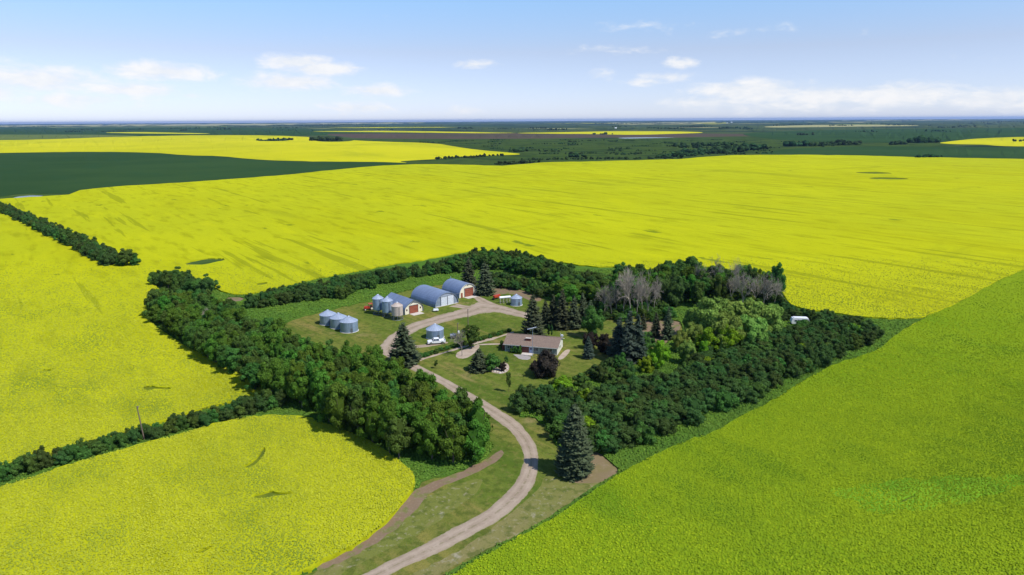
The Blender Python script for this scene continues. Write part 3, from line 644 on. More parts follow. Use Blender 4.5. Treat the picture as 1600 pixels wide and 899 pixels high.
REFH = {'broad': 10, 'broad_mid': 10, 'lime': 10, 'bush': 5, 'bush_green': 5, 'bush_lime': 5, 'bush_purple': 5, 'willow': 9, 'small': 4, 'purple': 6.4, 'column': 6, 'cedar': 4.2, 'spruce': 12, 'blue': 12, 'big_spruce': 16.6}
REFW = {'broad': 8.5, 'broad_mid': 8.5, 'lime': 8.5, 'bush': 5.6, 'bush_green': 5.6, 'bush_lime': 5.6, 'bush_purple': 5.6, 'willow': 9.6, 'small': 3.6, 'purple': 10, 'column': 2.3, 'cedar': 2.2, 'spruce': 6., 'blue': 6., 'big_spruce': 8.2}
TRUNKOF = {'broad': 'broad', 'broad_mid': 'broad', 'lime': 'broad', 'willow': 'broad', 'spruce': 'spruce', 'blue': 'spruce', 'big_spruce': 'spruce', 'small': 'thin', 'column': 'thin', 'cedar': 'thin'}
CAMP = G(1249, 508)
def plant(name, kind, x, y, h, w_, label, cat='tree', group=None, var=None, z=None):
    if name in ('shrub', 'windbreak_shrub') and abs(x - CAMP[0]) < 5.2 and -6.5 < y - CAMP[1] < 3.5: return None
    rf = random.choice(CR[kind]) if var is None else CR[kind][var]
    t = thing(name, label, cat, (x, y, float(terrain(x, y)) if z is None else z), random.uniform(0, 6.28), group)
    s = (w_ / REFW[kind], w_ / REFW[kind], h / REFH[kind])
    c = link('crown' if 'bush' not in kind else 'foliage', rf, t, sc=s)
    tk = TRUNKOF.get(kind, 'bush'); rh = {'broad': 10, 'bush': 5, 'spruce': 12, 'thin': 4}[tk]
    link('trunk' if tk != 'bush' else 'stems', random.choice(TK[tk]), t, sc=(min(s[0], h / rh), min(s[0], h / rh), h / rh))
    return t
def plant_px(name, kind, u, vb, vt, wpx, label, cat='tree', group=None, var=None):
    x, y, z = G(u, vb); h = hgt(u, vb, vt); dist = math.hypot(y, CAM_H); w_ = wpx * (y * math.cos(PITCH) + CAM_H * math.sin(PITCH)) / FPX * (1.3 if 'spruce' in kind or kind == 'blue' else 1)
    return plant(name, kind, x, y, h, w_, label, cat, group, var)
def dead(u, vb, vt, wpx, label, group=None, var=0, mat=None):
    x, y, z = G(u, vb); h = hgt(u, vb, vt); w_ = wpx * (y * math.cos(PITCH) + CAM_H * math.sin(PITCH)) / FPX
    t = thing('dead_tree', label, 'dead tree', (x, y, z), random.uniform(0, 6.28), group)
    tr, br = DEAD[var % 4]
    zz = max(p.co.z for p in br.vertices); ww = max(max(abs(p.co.x), abs(p.co.y)) for p in br.vertices)
    s = (w_ / 2 / ww, w_ / 2 / ww, h / zz)
    link('trunk', tr, t, sc=s); link('branches', br, t, sc=s); return t
def size_word(h, lo, hi): return 'low' if h < lo + (hi - lo) * .3 else 'tall' if h > lo + (hi - lo) * .72 else 'medium'
def seg(u, table):
    for lim, ph in table:
        if u < lim: return ph
    return table[-1][1]
SEG_A = [(300, 'at the far tip of the left belt'), (365, 'of the left belt, far left of the bins'), (430, 'of the left belt where the hedgerow starts'), (500, 'of the left belt below the low bins'), (560, 'of the left belt right of the low bins'),
         (620, 'of the left belt below the loop spruce'), (680, 'of the left belt opposite the lawn'), (730, 'of the left belt beside the driveway'), (9999, 'at the rounded near end of the left belt')]
SEG_G = [(920, 'around the largest lone spruce'), (980, 'just right of the largest spruce'), (1050, 'below the bright lime tree'), (1110, 'below the garden soil'), (1170, 'below the silvery willows'), (1230, 'below the right willows'), (1290, 'below the white camper'), (1340, 'right of the white camper'), (9999, 'at the far right tip')]
SEG_F = [(900, 'behind the spruce row'), (960, 'just left of the bare trees'), (1040, 'behind the bare grey trees'), (1110, 'right of the bare grey trees'), (1165, 'above the silvery willows'), (9999, 'near the right end')]
SEG_D = [(450, 'at the left end of the back windbreak'), (520, 'of the back windbreak above the low bins'), (590, 'of the back windbreak left of the hopper bins'), (650, 'of the back windbreak behind the smallest shed'), (9999, 'of the back windbreak behind the arched sheds')]
SEG_E = [(100, 'at the left edge of the photo'), (215, 'left of the leaning pole'), (300, 'right of the leaning pole'), (390, 'halfway from the leaning pole to the belt'), (9999, 'where the hedgerow meets the belt')]
SEG_C = [(45, 'at the left edge of the photo'), (100, 'left of the taller middle trees'), (150, 'right of the taller middle trees'), (9999, 'beside the round end tree')]
def scatter(poly, step, seed, jit=.35):
    """ground positions inside a footprint given by photo pixels of its corners on the ground"""
    rng = np.random.default_rng(seed); W_ = [G(*p)[:2] for p in poly]; xs = [p[0] for p in W_]; ys = [p[1] for p in W_]
    X, Y = np.meshgrid(np.arange(min(xs), max(xs), step), np.arange(min(ys), max(ys), step * .87)); X[1::2] += step / 2
    X = X.ravel() + rng.uniform(-jit, jit, X.size) * step; Y = Y.ravel() + rng.uniform(-jit, jit, Y.size) * step
    k_ = inpoly(X, Y, W_); return list(zip(X[k_].tolist(), Y[k_].tolist()))

# -- big deciduous belt left of the yard
FA = [(238, 500), (300, 548), (370, 598), (440, 636), (480, 652), (560, 694), (620, 720), (680, 736), (732, 726), (770, 710), (756, 692), (702, 664), (664, 640), (615, 612), (560, 594), (480, 572), (400, 530), (345, 500), (300, 482), (246, 478)]
ptsA = scatter(FA, 4.7, 1)
for x, y in ptsA:
    u, v = project(x, y, 0); near = v > 640
    edge = 'near end of the thick belt beside the curving driveway' if u > 600 else ('middle of the thick belt left of the yard' if u > 420 else 'far end of the thick belt beside the yellow canola')
    kind = 'broad' if random.random() < .68 else 'broad_mid'
    if u < 430 and random.random() < .3: kind = 'broad_mid'
    h = random.uniform(7.5, 10.5) + (1.6 if u > 420 else 0) + random.choice((0, 0, 0, 1.2)); side = v - np.interp(u, [238, 370, 480, 620, 764], [490, 575, 625, 695, 710]); row = 'field side' if side > 14 else 'yard side' if side < -16 else 'middle'
    plant('broadleaf_tree', kind, x, y, h, random.uniform(6.2, 8.2), size_word(h, 7.5, 13) + (' bright' if kind == 'broad' else ' darker') + ' green tree ' + seg(u, SEG_A) + ', ' + row, 'tree', 'leafy trees packed in the belt left of the farmyard')
print('beltA', len(ptsA))
for u, v, vt, wp in ((585, 640, 590, 34), (455, 590, 548, 30), (330, 520, 480, 26), (640, 690, 640, 34)):
    dead(u, v, vt, wp, 'bare grey treetop showing among the green crowns of the left belt', 'bare treetops in the left belt', random.randint(0, 3))
# clump past the belt
for x, y in scatter([(240, 449), (262, 459), (300, 463), (332, 466), (330, 455), (285, 446), (245, 441)], 5.2, 2):
    plant('broadleaf_tree', random.choice(('broad_mid', 'bush')), x, y, random.uniform(6, 9), random.uniform(6, 8.5), 'round dark green tree in the small clump above the far end of the left belt', 'tree', 'trees of the small clump in the canola')
# hedge C, far left
for x, y in scatter([(-90, 297), (0, 333), (45, 355), (103, 384), (166, 417), (190, 418), (187, 408), (120, 378), (60, 350), (0, 326), (-90, 289)], 5.2, 3):
    h = random.uniform(5.2, 8)
    plant('windbreak_bush', random.choice(('bush', 'bush', 'bush_green')), x, y, h, random.uniform(6, 8), size_word(h, 5.2, 8) + ' dark bush of the far left windbreak ' + seg(project(x, y, 0)[0], SEG_C), 'bush', 'bushes of the far left windbreak')
for u, vb, vt, wp in ((200, 417, 388, 32), (212, 417, 398, 22), (190, 418, 402, 22)):
    plant_px('broadleaf_tree', 'broad_mid', u, vb, vt, wp, {200: 'tallest round tree ending the far left windbreak', 212: 'small round tree at the very tip of the far left windbreak', 190: 'low round tree on the near side of the tall tree ending the far left windbreak'}[u])
for u, vb, vt, wp in ((108, 382, 356, 26), (118, 386, 362, 22)):
    plant_px('broadleaf_tree', 'broad_mid', u, vb, vt, wp, 'taller tree rising out of the middle of the far left windbreak', 'tree', 'taller trees in the far left windbreak')
# hedge E, lower left
def along(P, step, seed, side=0.):
    rng = np.random.default_rng(seed); W_ = np.array([G(*p)[:2] for p in P]); out = []
    for a, b in zip(W_[:-1], W_[1:]):
        d = b - a; n = np.hypot(*d); m_ = max(1, int(n / step)); nr = np.array([-d[1], d[0]]) / n
        for j in range(m_): out.append(tuple(a + d * (j + rng.uniform(-.3, .3)) / m_ + nr * (side + rng.normal() * .4)))
    return out
HE = [(-170, 795), (0, 752), (94, 727), (170, 705), (234, 686), (320, 666), (377, 651), (452, 634)]
for s_ in (-.2, 2.4):
    for x, y in along(HE, 2.3, 5 + int(s_), s_):
        kd = 'bush' if random.random() < .6 else 'bush_green'; u, v = project(x, y, 0)
        h = random.uniform(2.7, 4.6) if u < 400 else random.uniform(4, 5.6)
        plant('hedgerow_bush', kd, float(x), float(y), h, random.uniform(3.0, 4.3), size_word(h, 2.7, 5) + (' dark' if kd == 'bush' else ' mid') + ' green hedgerow bush ' + seg(u, SEG_E) + (', near row' if s_ < 0 else ', far row'), 'bush', 'bushes of the lower left hedgerow')
# back hedge D
for x, y in scatter([(376, 480), (405, 485), (518, 469), (605, 446), (660, 434), (705, 428), (705, 419), (640, 427), (560, 441), (480, 457), (400, 473)], 4.0, 7):
    u, v = project(x, y, 0); kd = 'bush' if random.random() < .8 else 'bush_green'; h = random.uniform(4.2, 6)
    plant('windbreak_bush', kd, x, y, h, random.uniform(4.6, 6), size_word(h, 4.2, 6) + (' dark' if kd == 'bush' else ' lighter') + ' green bush ' + seg(u, SEG_D), 'bush', 'bushes of the windbreak behind the bins')
plant_px('broadleaf_tree', 'bush_green', 534, 468, 447, 22, 'single lighter round bush standing forward of the back windbreak left of the bins', 'bush')
for x, y in scatter([(700, 430), (740, 424), (765, 424), (800, 428), (850, 441), (885, 452), (893, 440), (860, 422), (800, 410), (750, 408), (705, 417)], 5.0, 8):
    plant('broadleaf_tree', random.choice(('broad_mid', 'bush', 'bush_green')), x, y, random.uniform(6, 8.5), random.uniform(6, 8), 'dark leafy tree of the back windbreak ' + seg(project(x, y, 0)[0], [(740, 'behind the two shed spruces'), (790, 'right of the two shed spruces'), (840, 'behind the grass strip above the garden'), (9999, 'where it joins the back grove')]), 'tree', 'trees of the back windbreak right of the sheds')
for x, y in scatter([(766, 436), (772, 449), (815, 456), (848, 468), (868, 466), (850, 455), (815, 444), (785, 436)], 3.8, 9):
    plant('shrub', 'bush' if random.random() < .7 else 'bush_green', x, y, random.uniform(3.6, 5), random.uniform(4, 5.4), 'dark shrub in the short inner row behind the brown garden plot', 'bush', 'shrubs of the inner row behind the garden plot')
# grove F, back right
for x, y in scatter([(865, 452), (900, 447), (960, 450), (1060, 442), (1140, 448), (1218, 466), (1222, 482), (1190, 482), (1140, 474), (1080, 482), (1020, 486), (940, 486), (880, 474)], 6.2, 10):
    u, v = project(x, y, 0)
    kd = random.choices(('broad', 'broad_mid', 'bush'), (4, 6, 3))[0]; h = random.uniform(7.5, 10.5) + (2. if u > 960 else -1.2)
    plant('broadleaf_tree', kd, x, y, h, random.uniform(7, 9.5), size_word(h, 6.3, 12.5) + {'broad': ' bright', 'broad_mid': ' mid', 'bush': ' dark'}[kd] + ' green tree of the back grove ' + seg(u, SEG_F) + (', back row' if v < np.interp(u, [865, 1060, 1222], [462, 462, 474]) else ', front row'), 'tree', 'trees of the grove behind the house')
plant_px('broadleaf_tree', 'broad_mid', 1211, 470, 411, 30, 'tallest dark tree at the right-hand end of the back grove')
plant_px('broadleaf_tree', 'broad_mid', 1073, 452, 401, 44, 'tall round tree forming the highest green top of the back grove')
for x, y in scatter([(1205, 478), (1225, 480), (1240, 492), (1270, 494), (1330, 504), (1350, 512), (1250, 512), (1210, 505)], 4.4, 12):
    plant('shrub', random.choice(('bush', 'bush_green')), x, y, random.uniform(3.2, 4.6), random.uniform(4, 5.6), 'dark shrub along the back edge of the right windbreak by the yellow field', 'bush', 'shrubs along the back edge of the right windbreak')
# belt G
FG = [(852, 658), (862, 684), (900, 706), (950, 712), (1008, 698), (1058, 680), (1108, 653), (1158, 636), (1218, 603), (1278, 578), (1328, 555), (1368, 532), (1370, 520), (1345, 514), (1290, 510), (1250, 514), (1200, 537), (1150, 552), (1090, 572), (1045, 596), (990, 610), (930, 615), (885, 632)]
ptsG = scatter(FG, 3.75, 13)
for x, y in ptsG:
    u, v = project(x, y, 0); r = random.random(); kd = 'bush' if r < .84 else 'bush_green' if r < .985 else 'bush_lime'
    where = 'left end of the dense windbreak right of the big spruce' if u < 1020 else ('middle of the dense right-hand windbreak' if u < 1220 else 'far right end of the dense windbreak')
    h = random.uniform(4.2, 5.5); side = v - np.interp(u, [860, 950, 1060, 1160, 1280, 1370], [655, 665, 635, 595, 545, 522]); row = 'field side' if side > 12 else 'yard side' if side < -12 else 'middle'
    plant('windbreak_shrub', kd, x, y, h, random.uniform(5.0, 6.6), size_word(h, 4, 5.6) + {'bush': ' dark', 'bush_green': ' mid', 'bush_lime': ' pale'}[kd] + ' green shrub of the right windbreak ' + seg(u, SEG_G) + ', ' + row, 'bush', 'shrubs packed in the right-hand windbreak')
print('beltG', len(ptsG))
for x, y in scatter([(796, 644), (850, 650), (880, 632), (905, 606), (872, 606), (832, 620), (802, 632)], 3.8, 14):
    plant('shrub', 'bush', x, y, random.uniform(3.8, 5), random.uniform(4, 5.4), 'dark shrub in the clump between the lawn and the driveway, below the house', 'bush', 'shrubs of the clump below the house')
for x, y in scatter([(905, 606), (990, 600), (1000, 585), (960, 575), (925, 590)], 4.0, 15):
    plant('shrub', random.choice(('bush', 'bush_green')), x, y, random.uniform(4, 5.2), random.uniform(4.4, 5.6), 'dark shrub in the front row of bushes right of the lawn', 'bush', 'shrubs right of the lawn')
# single yard trees
PT = plant_px
PT('bright_tree', 'bush_lime', 881, 618, 585, 42, 'bright lime green round tree at the lawn edge below the purple bush', var=0)
PT('bright_tree', 'lime', 1028, 577, 530, 34, 'bright lime green tree in front of the blue spruces', var=1)
PT('bright_tree', 'bush_lime', 1010, 583, 556, 26, 'low yellow green bush at the foot of the bright tree by the blue spruces', 'bush', var=2)
PT('spruce_tree', 'big_spruce', 897, 740, 632, 56, 'largest tall spruce standing alone right of the driveway bend')
PT('spruce_tree', 'spruce', 632, 569, 505, 44, 'broad dark spruce at the left corner of the gravel loop', var=0)
PT('spruce_tree', 'spruce', 733, 453, 403, 28, 'left one of the two dark spruces beside the rightmost arched shed', var=1)
PT('spruce_tree', 'spruce', 758, 460, 409, 30, 'right one of the two dark spruces beside the rightmost arched shed', var=2)
PT('spruce_tree', 'spruce', 833, 526, 461, 34, 'dark pointed spruce right behind the house roof', var=3)
for i, (u, vb, vt, wp) in enumerate(((864, 512, 460, 24), (878, 514, 453, 26), (896, 513, 462, 26), (910, 510, 458, 24), (852, 505, 470, 20), (922, 505, 470, 22))):
    PT('spruce_tree', 'spruce', u, vb, vt, wp, ('first', 'second', 'third', 'fourth', 'shortest leftmost', 'last')[i] + ' dark spruce of the row behind the house, counted from the left', group='spruces in the row behind the house')
PT('broadleaf_tree', 'broad_mid', 926, 528, 480, 36, 'round leafy tree between the spruce row and the blue spruces', var=2)
PT('purple_bush', 'bush_purple', 922, 545, 516, 26, 'dark purple leaved bush under the leafy tree right of the house', 'bush', var=0)
PT('purple_bush', 'bush_purple', 945, 552, 522, 34, 'wide dark purple leaved bush left of the blue spruces', 'bush', var=1)
for u, vb, vt, wp in ((966, 562, 497, 34), (982, 567, 486, 36), (995, 566, 492, 30)):
    PT('blue_spruce', 'blue', u, vb, vt, wp, {966: 'left blue grey spruce of the three right of the lawn', 982: 'tallest blue grey spruce of the three right of the lawn', 995: 'right blue grey spruce of the three right of the lawn'}[u], group='blue spruces right of the lawn')
for u, vb, vt, wp in ((1005, 515, 490, 11), (1024, 527, 488, 16), (1043, 530, 480, 20)):
    PT('small_spruce', 'spruce', u, vb, vt, wp, {1005: 'smallest young spruce beside the brown garden soil in the grove', 1024: 'middle young spruce beside the brown garden soil in the grove', 1043: 'tallest young spruce beside the brown garden soil in the grove'}[u])
PT('small_spruce', 'blue', 919, 560, 526, 18, 'small grey green spruce alone on the lawn right of the house', var=1)
PT('broadleaf_tree', 'broad_mid', 1008, 560, 520, 40, 'round dark leafy tree behind the bright lime tree', var=3)
PT('broadleaf_tree', 'broad_mid', 1042, 500, 478, 30, 'small leafy tree on the strip of grass behind the garden soil', var=1)
for i, (u, vb, vt, wp) in enumerate(((1108, 535, 467, 70), (1144, 530, 462, 70), (1174, 530, 465, 66), (1202, 526, 474, 50), (1130, 548, 490, 58), (1170, 547, 490, 56), (1082, 526, 478, 36))):
    PT('willow_tree', 'willow', u, vb, vt, wp, 'silvery green willow ' + ('leftmost and lowest', 'in the middle at the back', 'right of the middle at the back', 'at the right-hand side', 'in the middle at the front', 'right of the middle at the front', 'farthest left, small')[i] + ' of the pale mass', group='silvery willows of the pale mass', var=i % 4)
for i, (u, vb, vt, wp) in enumerate(((1080, 545, 505, 38), (1106, 553, 510, 36), (1138, 553, 508, 40), (1098, 566, 533, 24), (1072, 570, 530, 30), (1062, 552, 515, 26))):
    PT('broadleaf_tree', 'lime' if i in (2, 3, 1) else 'willow', u, vb, vt, wp, ('yellow green' if i in (2, 3, 1) else 'dull olive') + ' round tree along the front foot of the silvery willows', group='trees at the foot of the willows', var=i % 3)
for i, (u, vb, vt, wp) in enumerate(((985, 497, 417, 56), (974, 496, 428, 46), (995, 498, 432, 46), (955, 496, 452, 34), (1012, 494, 440, 36), (962, 493, 438, 44), (1003, 492, 422, 50), (1022, 490, 428, 36), (945, 490, 445, 34), (1090, 463, 408, 44), (1116, 462, 396, 34), (1150, 468, 398, 42), (1160, 484, 425, 44), (1192, 486, 424, 52), (1178, 480, 428, 44), (1210, 484, 432, 36), (1140, 478, 430, 30))):
    dead(u, vb, vt, wp, ('bare grey dead tree in the wide leafless patch in the middle of the grove' if u < 1040 else 'thin bare dead tree rising from the back of the grove against the yellow field' if u < 1155 else 'bare purplish grey tree near the right end of the grove'), 'bare dead trees in the back grove', i)
for x, y in scatter([(935, 500), (935, 478), (1045, 478), (1060, 492), (1030, 502), (985, 504)], 4.6, 41):
    plant('undergrowth_bush', random.choice(('bush', 'bush_green')), x, y, random.uniform(2.6, 4.6), random.uniform(4, 5.6), 'low bush at the foot of the bare grey trees in the middle of the grove', 'bush', 'undergrowth below the bare trees')
for x, y in scatter([(1090, 470), (1215, 478), (1215, 486), (1150, 484), (1090, 482)], 5.0, 42):
    plant('undergrowth_bush', random.choice(('bush', 'bush_green')), x, y, random.uniform(3, 5), random.uniform(4.4, 6), 'low bush between the silvery willows and the bare trees at the right of the grove', 'bush', 'undergrowth behind the willows')
dead(722, 556, 514, 40, 'pale bare dead tree on the sandy bed near the white pickup', var=1)
PT('broadleaf_tree', 'broad_mid', 737, 545, 509, 36, 'round leafy tree directly behind the pale dead tree', var=0)
PT('yard_conifer', 'spruce', 749, 579, 545, 32, 'low wide conifer on the left of the lawn flower bed', 'tree', var=2)
PT('yard_bush', 'bush_green', 768, 578, 551, 32, 'wide green bush between the low conifer and the flower bed stones', 'bush', var=0)
PT('yard_bush', 'bush_purple', 786, 580, 565, 14, 'small dark reddish bush at the right tip of the flower bed', 'bush', var=1)
PT('lollipop_tree', 'small', 791.5, 572, 556, 8, 'tiny round topped tree at the right tip of the flower bed', var=0)
PT('column_tree', 'column', 794.5, 613, 578, 9, 'slim columnar tree alone on the lawn above the driveway')
PT('sapling', 'small', 682, 576, 563, 8, 'thin sapling alone on the lawn left of the flower bed', var=1)
PT('purple_bush', 'purple', 851, 588, 550, 52, 'big round dark purple bush in front of the right end of the house', 'bush')
PT('cedar_tree', 'cedar', 857.4, 526, 507, 5.5, 'left one of the twin narrow green cedars behind the house roof')
PT('cedar_tree', 'cedar', 862.2, 526.5, 507, 5.5, 'right one of the twin narrow green cedars behind the house roof')
for u, vb, vt, wp, c_ in ((806, 552, 541, 9, 'left'), (812, 553, 540, 9, 'middle'), (800, 551, 543, 8, 'far left')):
    PT('foundation_shrub', 'bush_green', u, vb, vt, wp, c_ + ' small shrub against the front wall of the house', 'bush')
PT('foundation_shrub', 'bush_green', 784, 544, 530, 9, 'shrub at the left end wall of the house', 'bush')
# clipped hedge: short plants in a line
for P_, nm_ in (([(655, 560), (690, 549), (710, 543), (730, 537)], 'clipped hedge plant in the low row between the truck and the lawn'), ([(742, 533.5), (760, 529), (780, 523.5), (800, 517)], 'clipped hedge plant in the low row left of the house')):
    for x, y in along(P_, .95, 21):
        plant('hedge_plant', 'bush_green', float(x), float(y), random.uniform(1.1, 1.5), random.uniform(1.9, 2.4), nm_, 'hedge', 'clipped hedge plants round the lawn')
# garden stones
for i, (u, v) in enumerate(((777, 582), (781, 583.5), (785, 582.5), (773, 581), (789, 581), (792, 577))):
    x, y, z = G(u, v); mb = MB(); rr = random.uniform(.3, .5); mb.add([tuple(np.array(p) * rr * random.uniform(.8, 1.15) * np.array([1.2, 1, .7])) for p in IV], [tuple(q) for q in IF])
    tagobj(mb.build('stone', 'stone', None, (x, y, z + .12)), 'pale rounded stone edging the lawn flower bed', 'stone', 'stones edging the flower bed')

# ------------------------------------------------------------------ crop tufts (near fields) and tall grass
def tufts(name, mats, tmat, zbase, step, yr, seed, hh, keep=1., r=.26, label='', lean=.25, xr=400, fade=None, fin=None):
    rng = np.random.default_rng(seed); y0, y1 = yr
    X, Y = np.meshgrid(np.arange(-xr, xr, step), np.arange(y0, y1, step)); X = X.ravel() + rng.uniform(-.5, .5, X.size) * step; Y = Y.ravel() + rng.uniform(-.5, .5, Y.size) * step
    u, v = project(X, Y, np.zeros_like(X)); k_ = (u > -260) & (u < 1950) & (v < 1010) & (rng.random(X.size) < (keep if fade is None else keep * np.clip((fade[1] - Y) / (fade[1] - fade[0]), 0, 1) * (1 if fin is None else np.clip((Y - fin[0]) / (fin[1] - fin[0]), 0, 1))))
    X, Y, u, v = X[k_], Y[k_], u[k_], v[k_]; rg = region(u, v); ok = np.isin(rg, [i for i, q in enumerate(MATOF) if q in mats]); X, Y = X[ok], Y[ok]; n = len(X)
    if not n: return
    a0 = rng.uniform(0, 6.28, n); rr = r * rng.uniform(.6, 1.35, n); h = hh * rng.uniform(.55, 1.25, n); K = 4
    C = np.stack([X + rng.normal(0, lean, n) * rr, Y + rng.normal(0, lean, n) * rr, zbase + h], 1); V = [C]
    for q in range(K):
        a = a0 + q * 6.283 / K + rng.uniform(-.3, .3, n); V.append(np.stack([X + np.cos(a) * rr, Y + np.sin(a) * rr, zbase + h * rng.uniform(.15, .75, n)], 1))
    for q in range(K):
        a = a0 + q * 6.283 / K; V.append(np.stack([X + np.cos(a) * rr * .5, Y + np.sin(a) * rr * .5, np.full(n, zbase - .25)], 1))
    V = np.stack(V, 1); i = np.arange(n)[:, None] * (2 * K + 1); F = []; T = []; t0 = rng.uniform(.45, 1., n)
    for q in range(K):
        q2 = (q + 1) % K; F.append(i + [0, 1 + q, 1 + q2]); T.append(t0 * rng.uniform(.8, 1, n))
        if q % 2 == 0: F.append(i + [1 + q, 1 + K + q, 1 + q2]); T.append(np.full(n, .3))
    me = nmesh(name, V.reshape(-1, 3), np.concatenate(F), tmat, np.concatenate(T))
    print(name, n)
    return tagobj(link(name, me), label, None, None, 'stuff')
tufts('canola_plants', ('canola',), 'tuft_yellow', .87, .40, (92, 215), 31, .26, .95, .20, fade=(150, 215))
tufts('canola_plants', ('canola',), 'tuft_yellow', .85, .74, (150, 360), 32, .30, .9, .28, fade=(205, 360), fin=(150, 215))
tufts('blooming_plants', ('canola_green', 'canola_thin'), 'tuft_green', .77, .43, (92, 225), 33, .26, .95, .21, fade=(155, 225))
tufts('blooming_plants', ('canola_green',), 'tuft_green', .75, .78, (155, 370), 34, .30, .9, .28, fade=(215, 370), fin=(155, 225))
tufts('tall_grass', ('rough_grass',), 'tuft_grass', .30, .6, (95, 200), 35, .45, .9, .25)
tufts('tall_grass', ('rough_grass',), 'tuft_grass', .30, 1.0, (200, 330), 36, .5, .8, .42)
print('veg', time.time() - T0)
# ------------------------------------------------------------------ grain bins
def bin_(name, u, vbase, r, wall, roof, label, legs=0., mat='steel', hop=0., group=None, door=True):
    x, y, z = G(u, vbase); t = thing(name, label, 'grain bin', (x, y, z), 0, group)
    z0 = legs + hop; n = 40; nr = max(3, int(wall / .85))
    for j in range(nr):                                     # corrugated ring sheets, each its own
        m_ = MB(); za = z0 + wall * j / nr; zb_ = z0 + wall * (j + 1) / nr - .02; prof = []
        for q in range(9): prof.append((r + (.018 if q % 2 else -.012) + (.02 if j % 2 else 0), za + (zb_ - za) * q / 8))
        m_.lathe(prof, n).build('wall_ring', mat, t)
    m_ = MB().lathe([(r + .10, z0 + wall - .05), (r + .12, z0 + wall), (.35, z0 + wall + roof), (.33, z0 + wall + roof + .04)], n, False); rm = m_.build('roof', 'steel_roof' if mat != 'cream_bin' else 'cream_bin', t)
    rb = MB()
    for i in range(20):
        a = i * 6.283 / 20; ca, sa = math.cos(a), math.sin(a)
        rb.tube((ca * (r + .1), sa * (r + .1), z0 + wall + .04), (ca * .38, sa * .38, z0 + wall + roof + .04), .045, .03, 4)
    rb.build('roof_ribs', 'steel_roof' if mat != 'cream_bin' else 'cream_bin', rm)
    MB().lathe([(.42, z0 + wall + roof - .02), (.42, z0 + wall + roof + .14), (.02, z0 + wall + roof + .30)], 14).build('cap', 'steel_roof', rm)
    if legs:
        MB().lathe([(r, z0), (.3, legs), (.28, legs - .1)], n, False).build('hopper', mat, t)
        for i in range(8):
            a = i * 6.283 / 8 + .2; MB().tube((math.cos(a) * r * .98, math.sin(a) * r * .98, -.05), (math.cos(a) * r * .98, math.sin(a) * r * .98, z0 + .1), .09, n=6).build('leg', 'steel_dark', t)
        MB().lathe([(r * .99, .02), (r * 1.02, .02), (r * 1.02, .2), (r * .95, .2)], 24).build('skid_ring', 'steel_dark', t)
        MB().lathe([(r * .99, z0 * .55), (r * 1.0, z0 * .55), (r * 1.0, z0 * .6)], 24).build('brace_ring', 'steel_dark', t)
    else:
        MB().lathe([(r + .22, .0), (r + .22, .12), (r - .1, .12)], n).build('foundation', 'concrete', t)
        if door: MB().box((math.sin(.5) * (r + .03), -math.cos(.5) * (r + .03), .95), (.75, .12, 1.5), .5).build('hatch', 'steel_dark', t)
    lad = MB(); a = -1.05; cx, cy = math.cos(a) * (r + .16), math.sin(a) * (r + .16); sxn, syn = -math.sin(a) * .2, math.cos(a) * .2
    for s in (-1, 1): lad.tube((cx + sxn * s, cy + syn * s, z0 * .3), (cx + sxn * s, cy + syn * s, z0 + wall), .03, n=4)
    for q in range(int((z0 * .7 + wall) / .35)): zz = z0 * .3 + .2 + q * .35; lad.tube((cx - sxn, cy - syn, zz), (cx + sxn, cy + syn, zz), .02, n=4)
    lad.build('ladder', 'steel_dark', t)
    return t
g3 = 'low steel bins in the row at the left'
bin_('grain_bin', 513.2, 509 - 3.5, 2.95, 3.5, 1.5, 'low steel grain bin farthest back of the three in a row at the left', group=g3)
bin_('grain_bin', 529.7, 514.5 - 3.5, 3.0, 3.6, 1.5, 'low steel grain bin in the middle of the three in a row at the left', group=g3)
bin_('grain_bin', 546, 520.6 - 3.5, 3.05, 3.7, 1.6, 'low steel grain bin nearest of the three in a row at the left', group=g3)
bin_('grain_bin', 680, 531 - 3.6, 2.95, 3.1, 1.6, 'single wide steel grain bin right behind the white pickup truck')
bin_('grain_bin', 807, 479.3 - 2.6, 2.25, 3.0, 1.3, 'small steel grain bin beside the brown garden plot')
gh = 'bins on legs beside the sheds'
bin_('hopper_bin', 591.7, 490.5, 2.05, 4.3, 1.3, 'leftmost tall shiny steel hopper bin on legs', 1.0, hop=.9, group=gh)
bin_('hopper_bin', 606.2, 494, 2.05, 4.4, 1.3, 'middle tall steel hopper bin on legs', 1.0, hop=.7, group=gh)
bin_('hopper_bin', 621.3, 499, 2.1, 3.6, 1.2, 'cream coloured hopper bin on legs beside the smallest shed', 1.0, 'cream_bin', .7, group=gh)
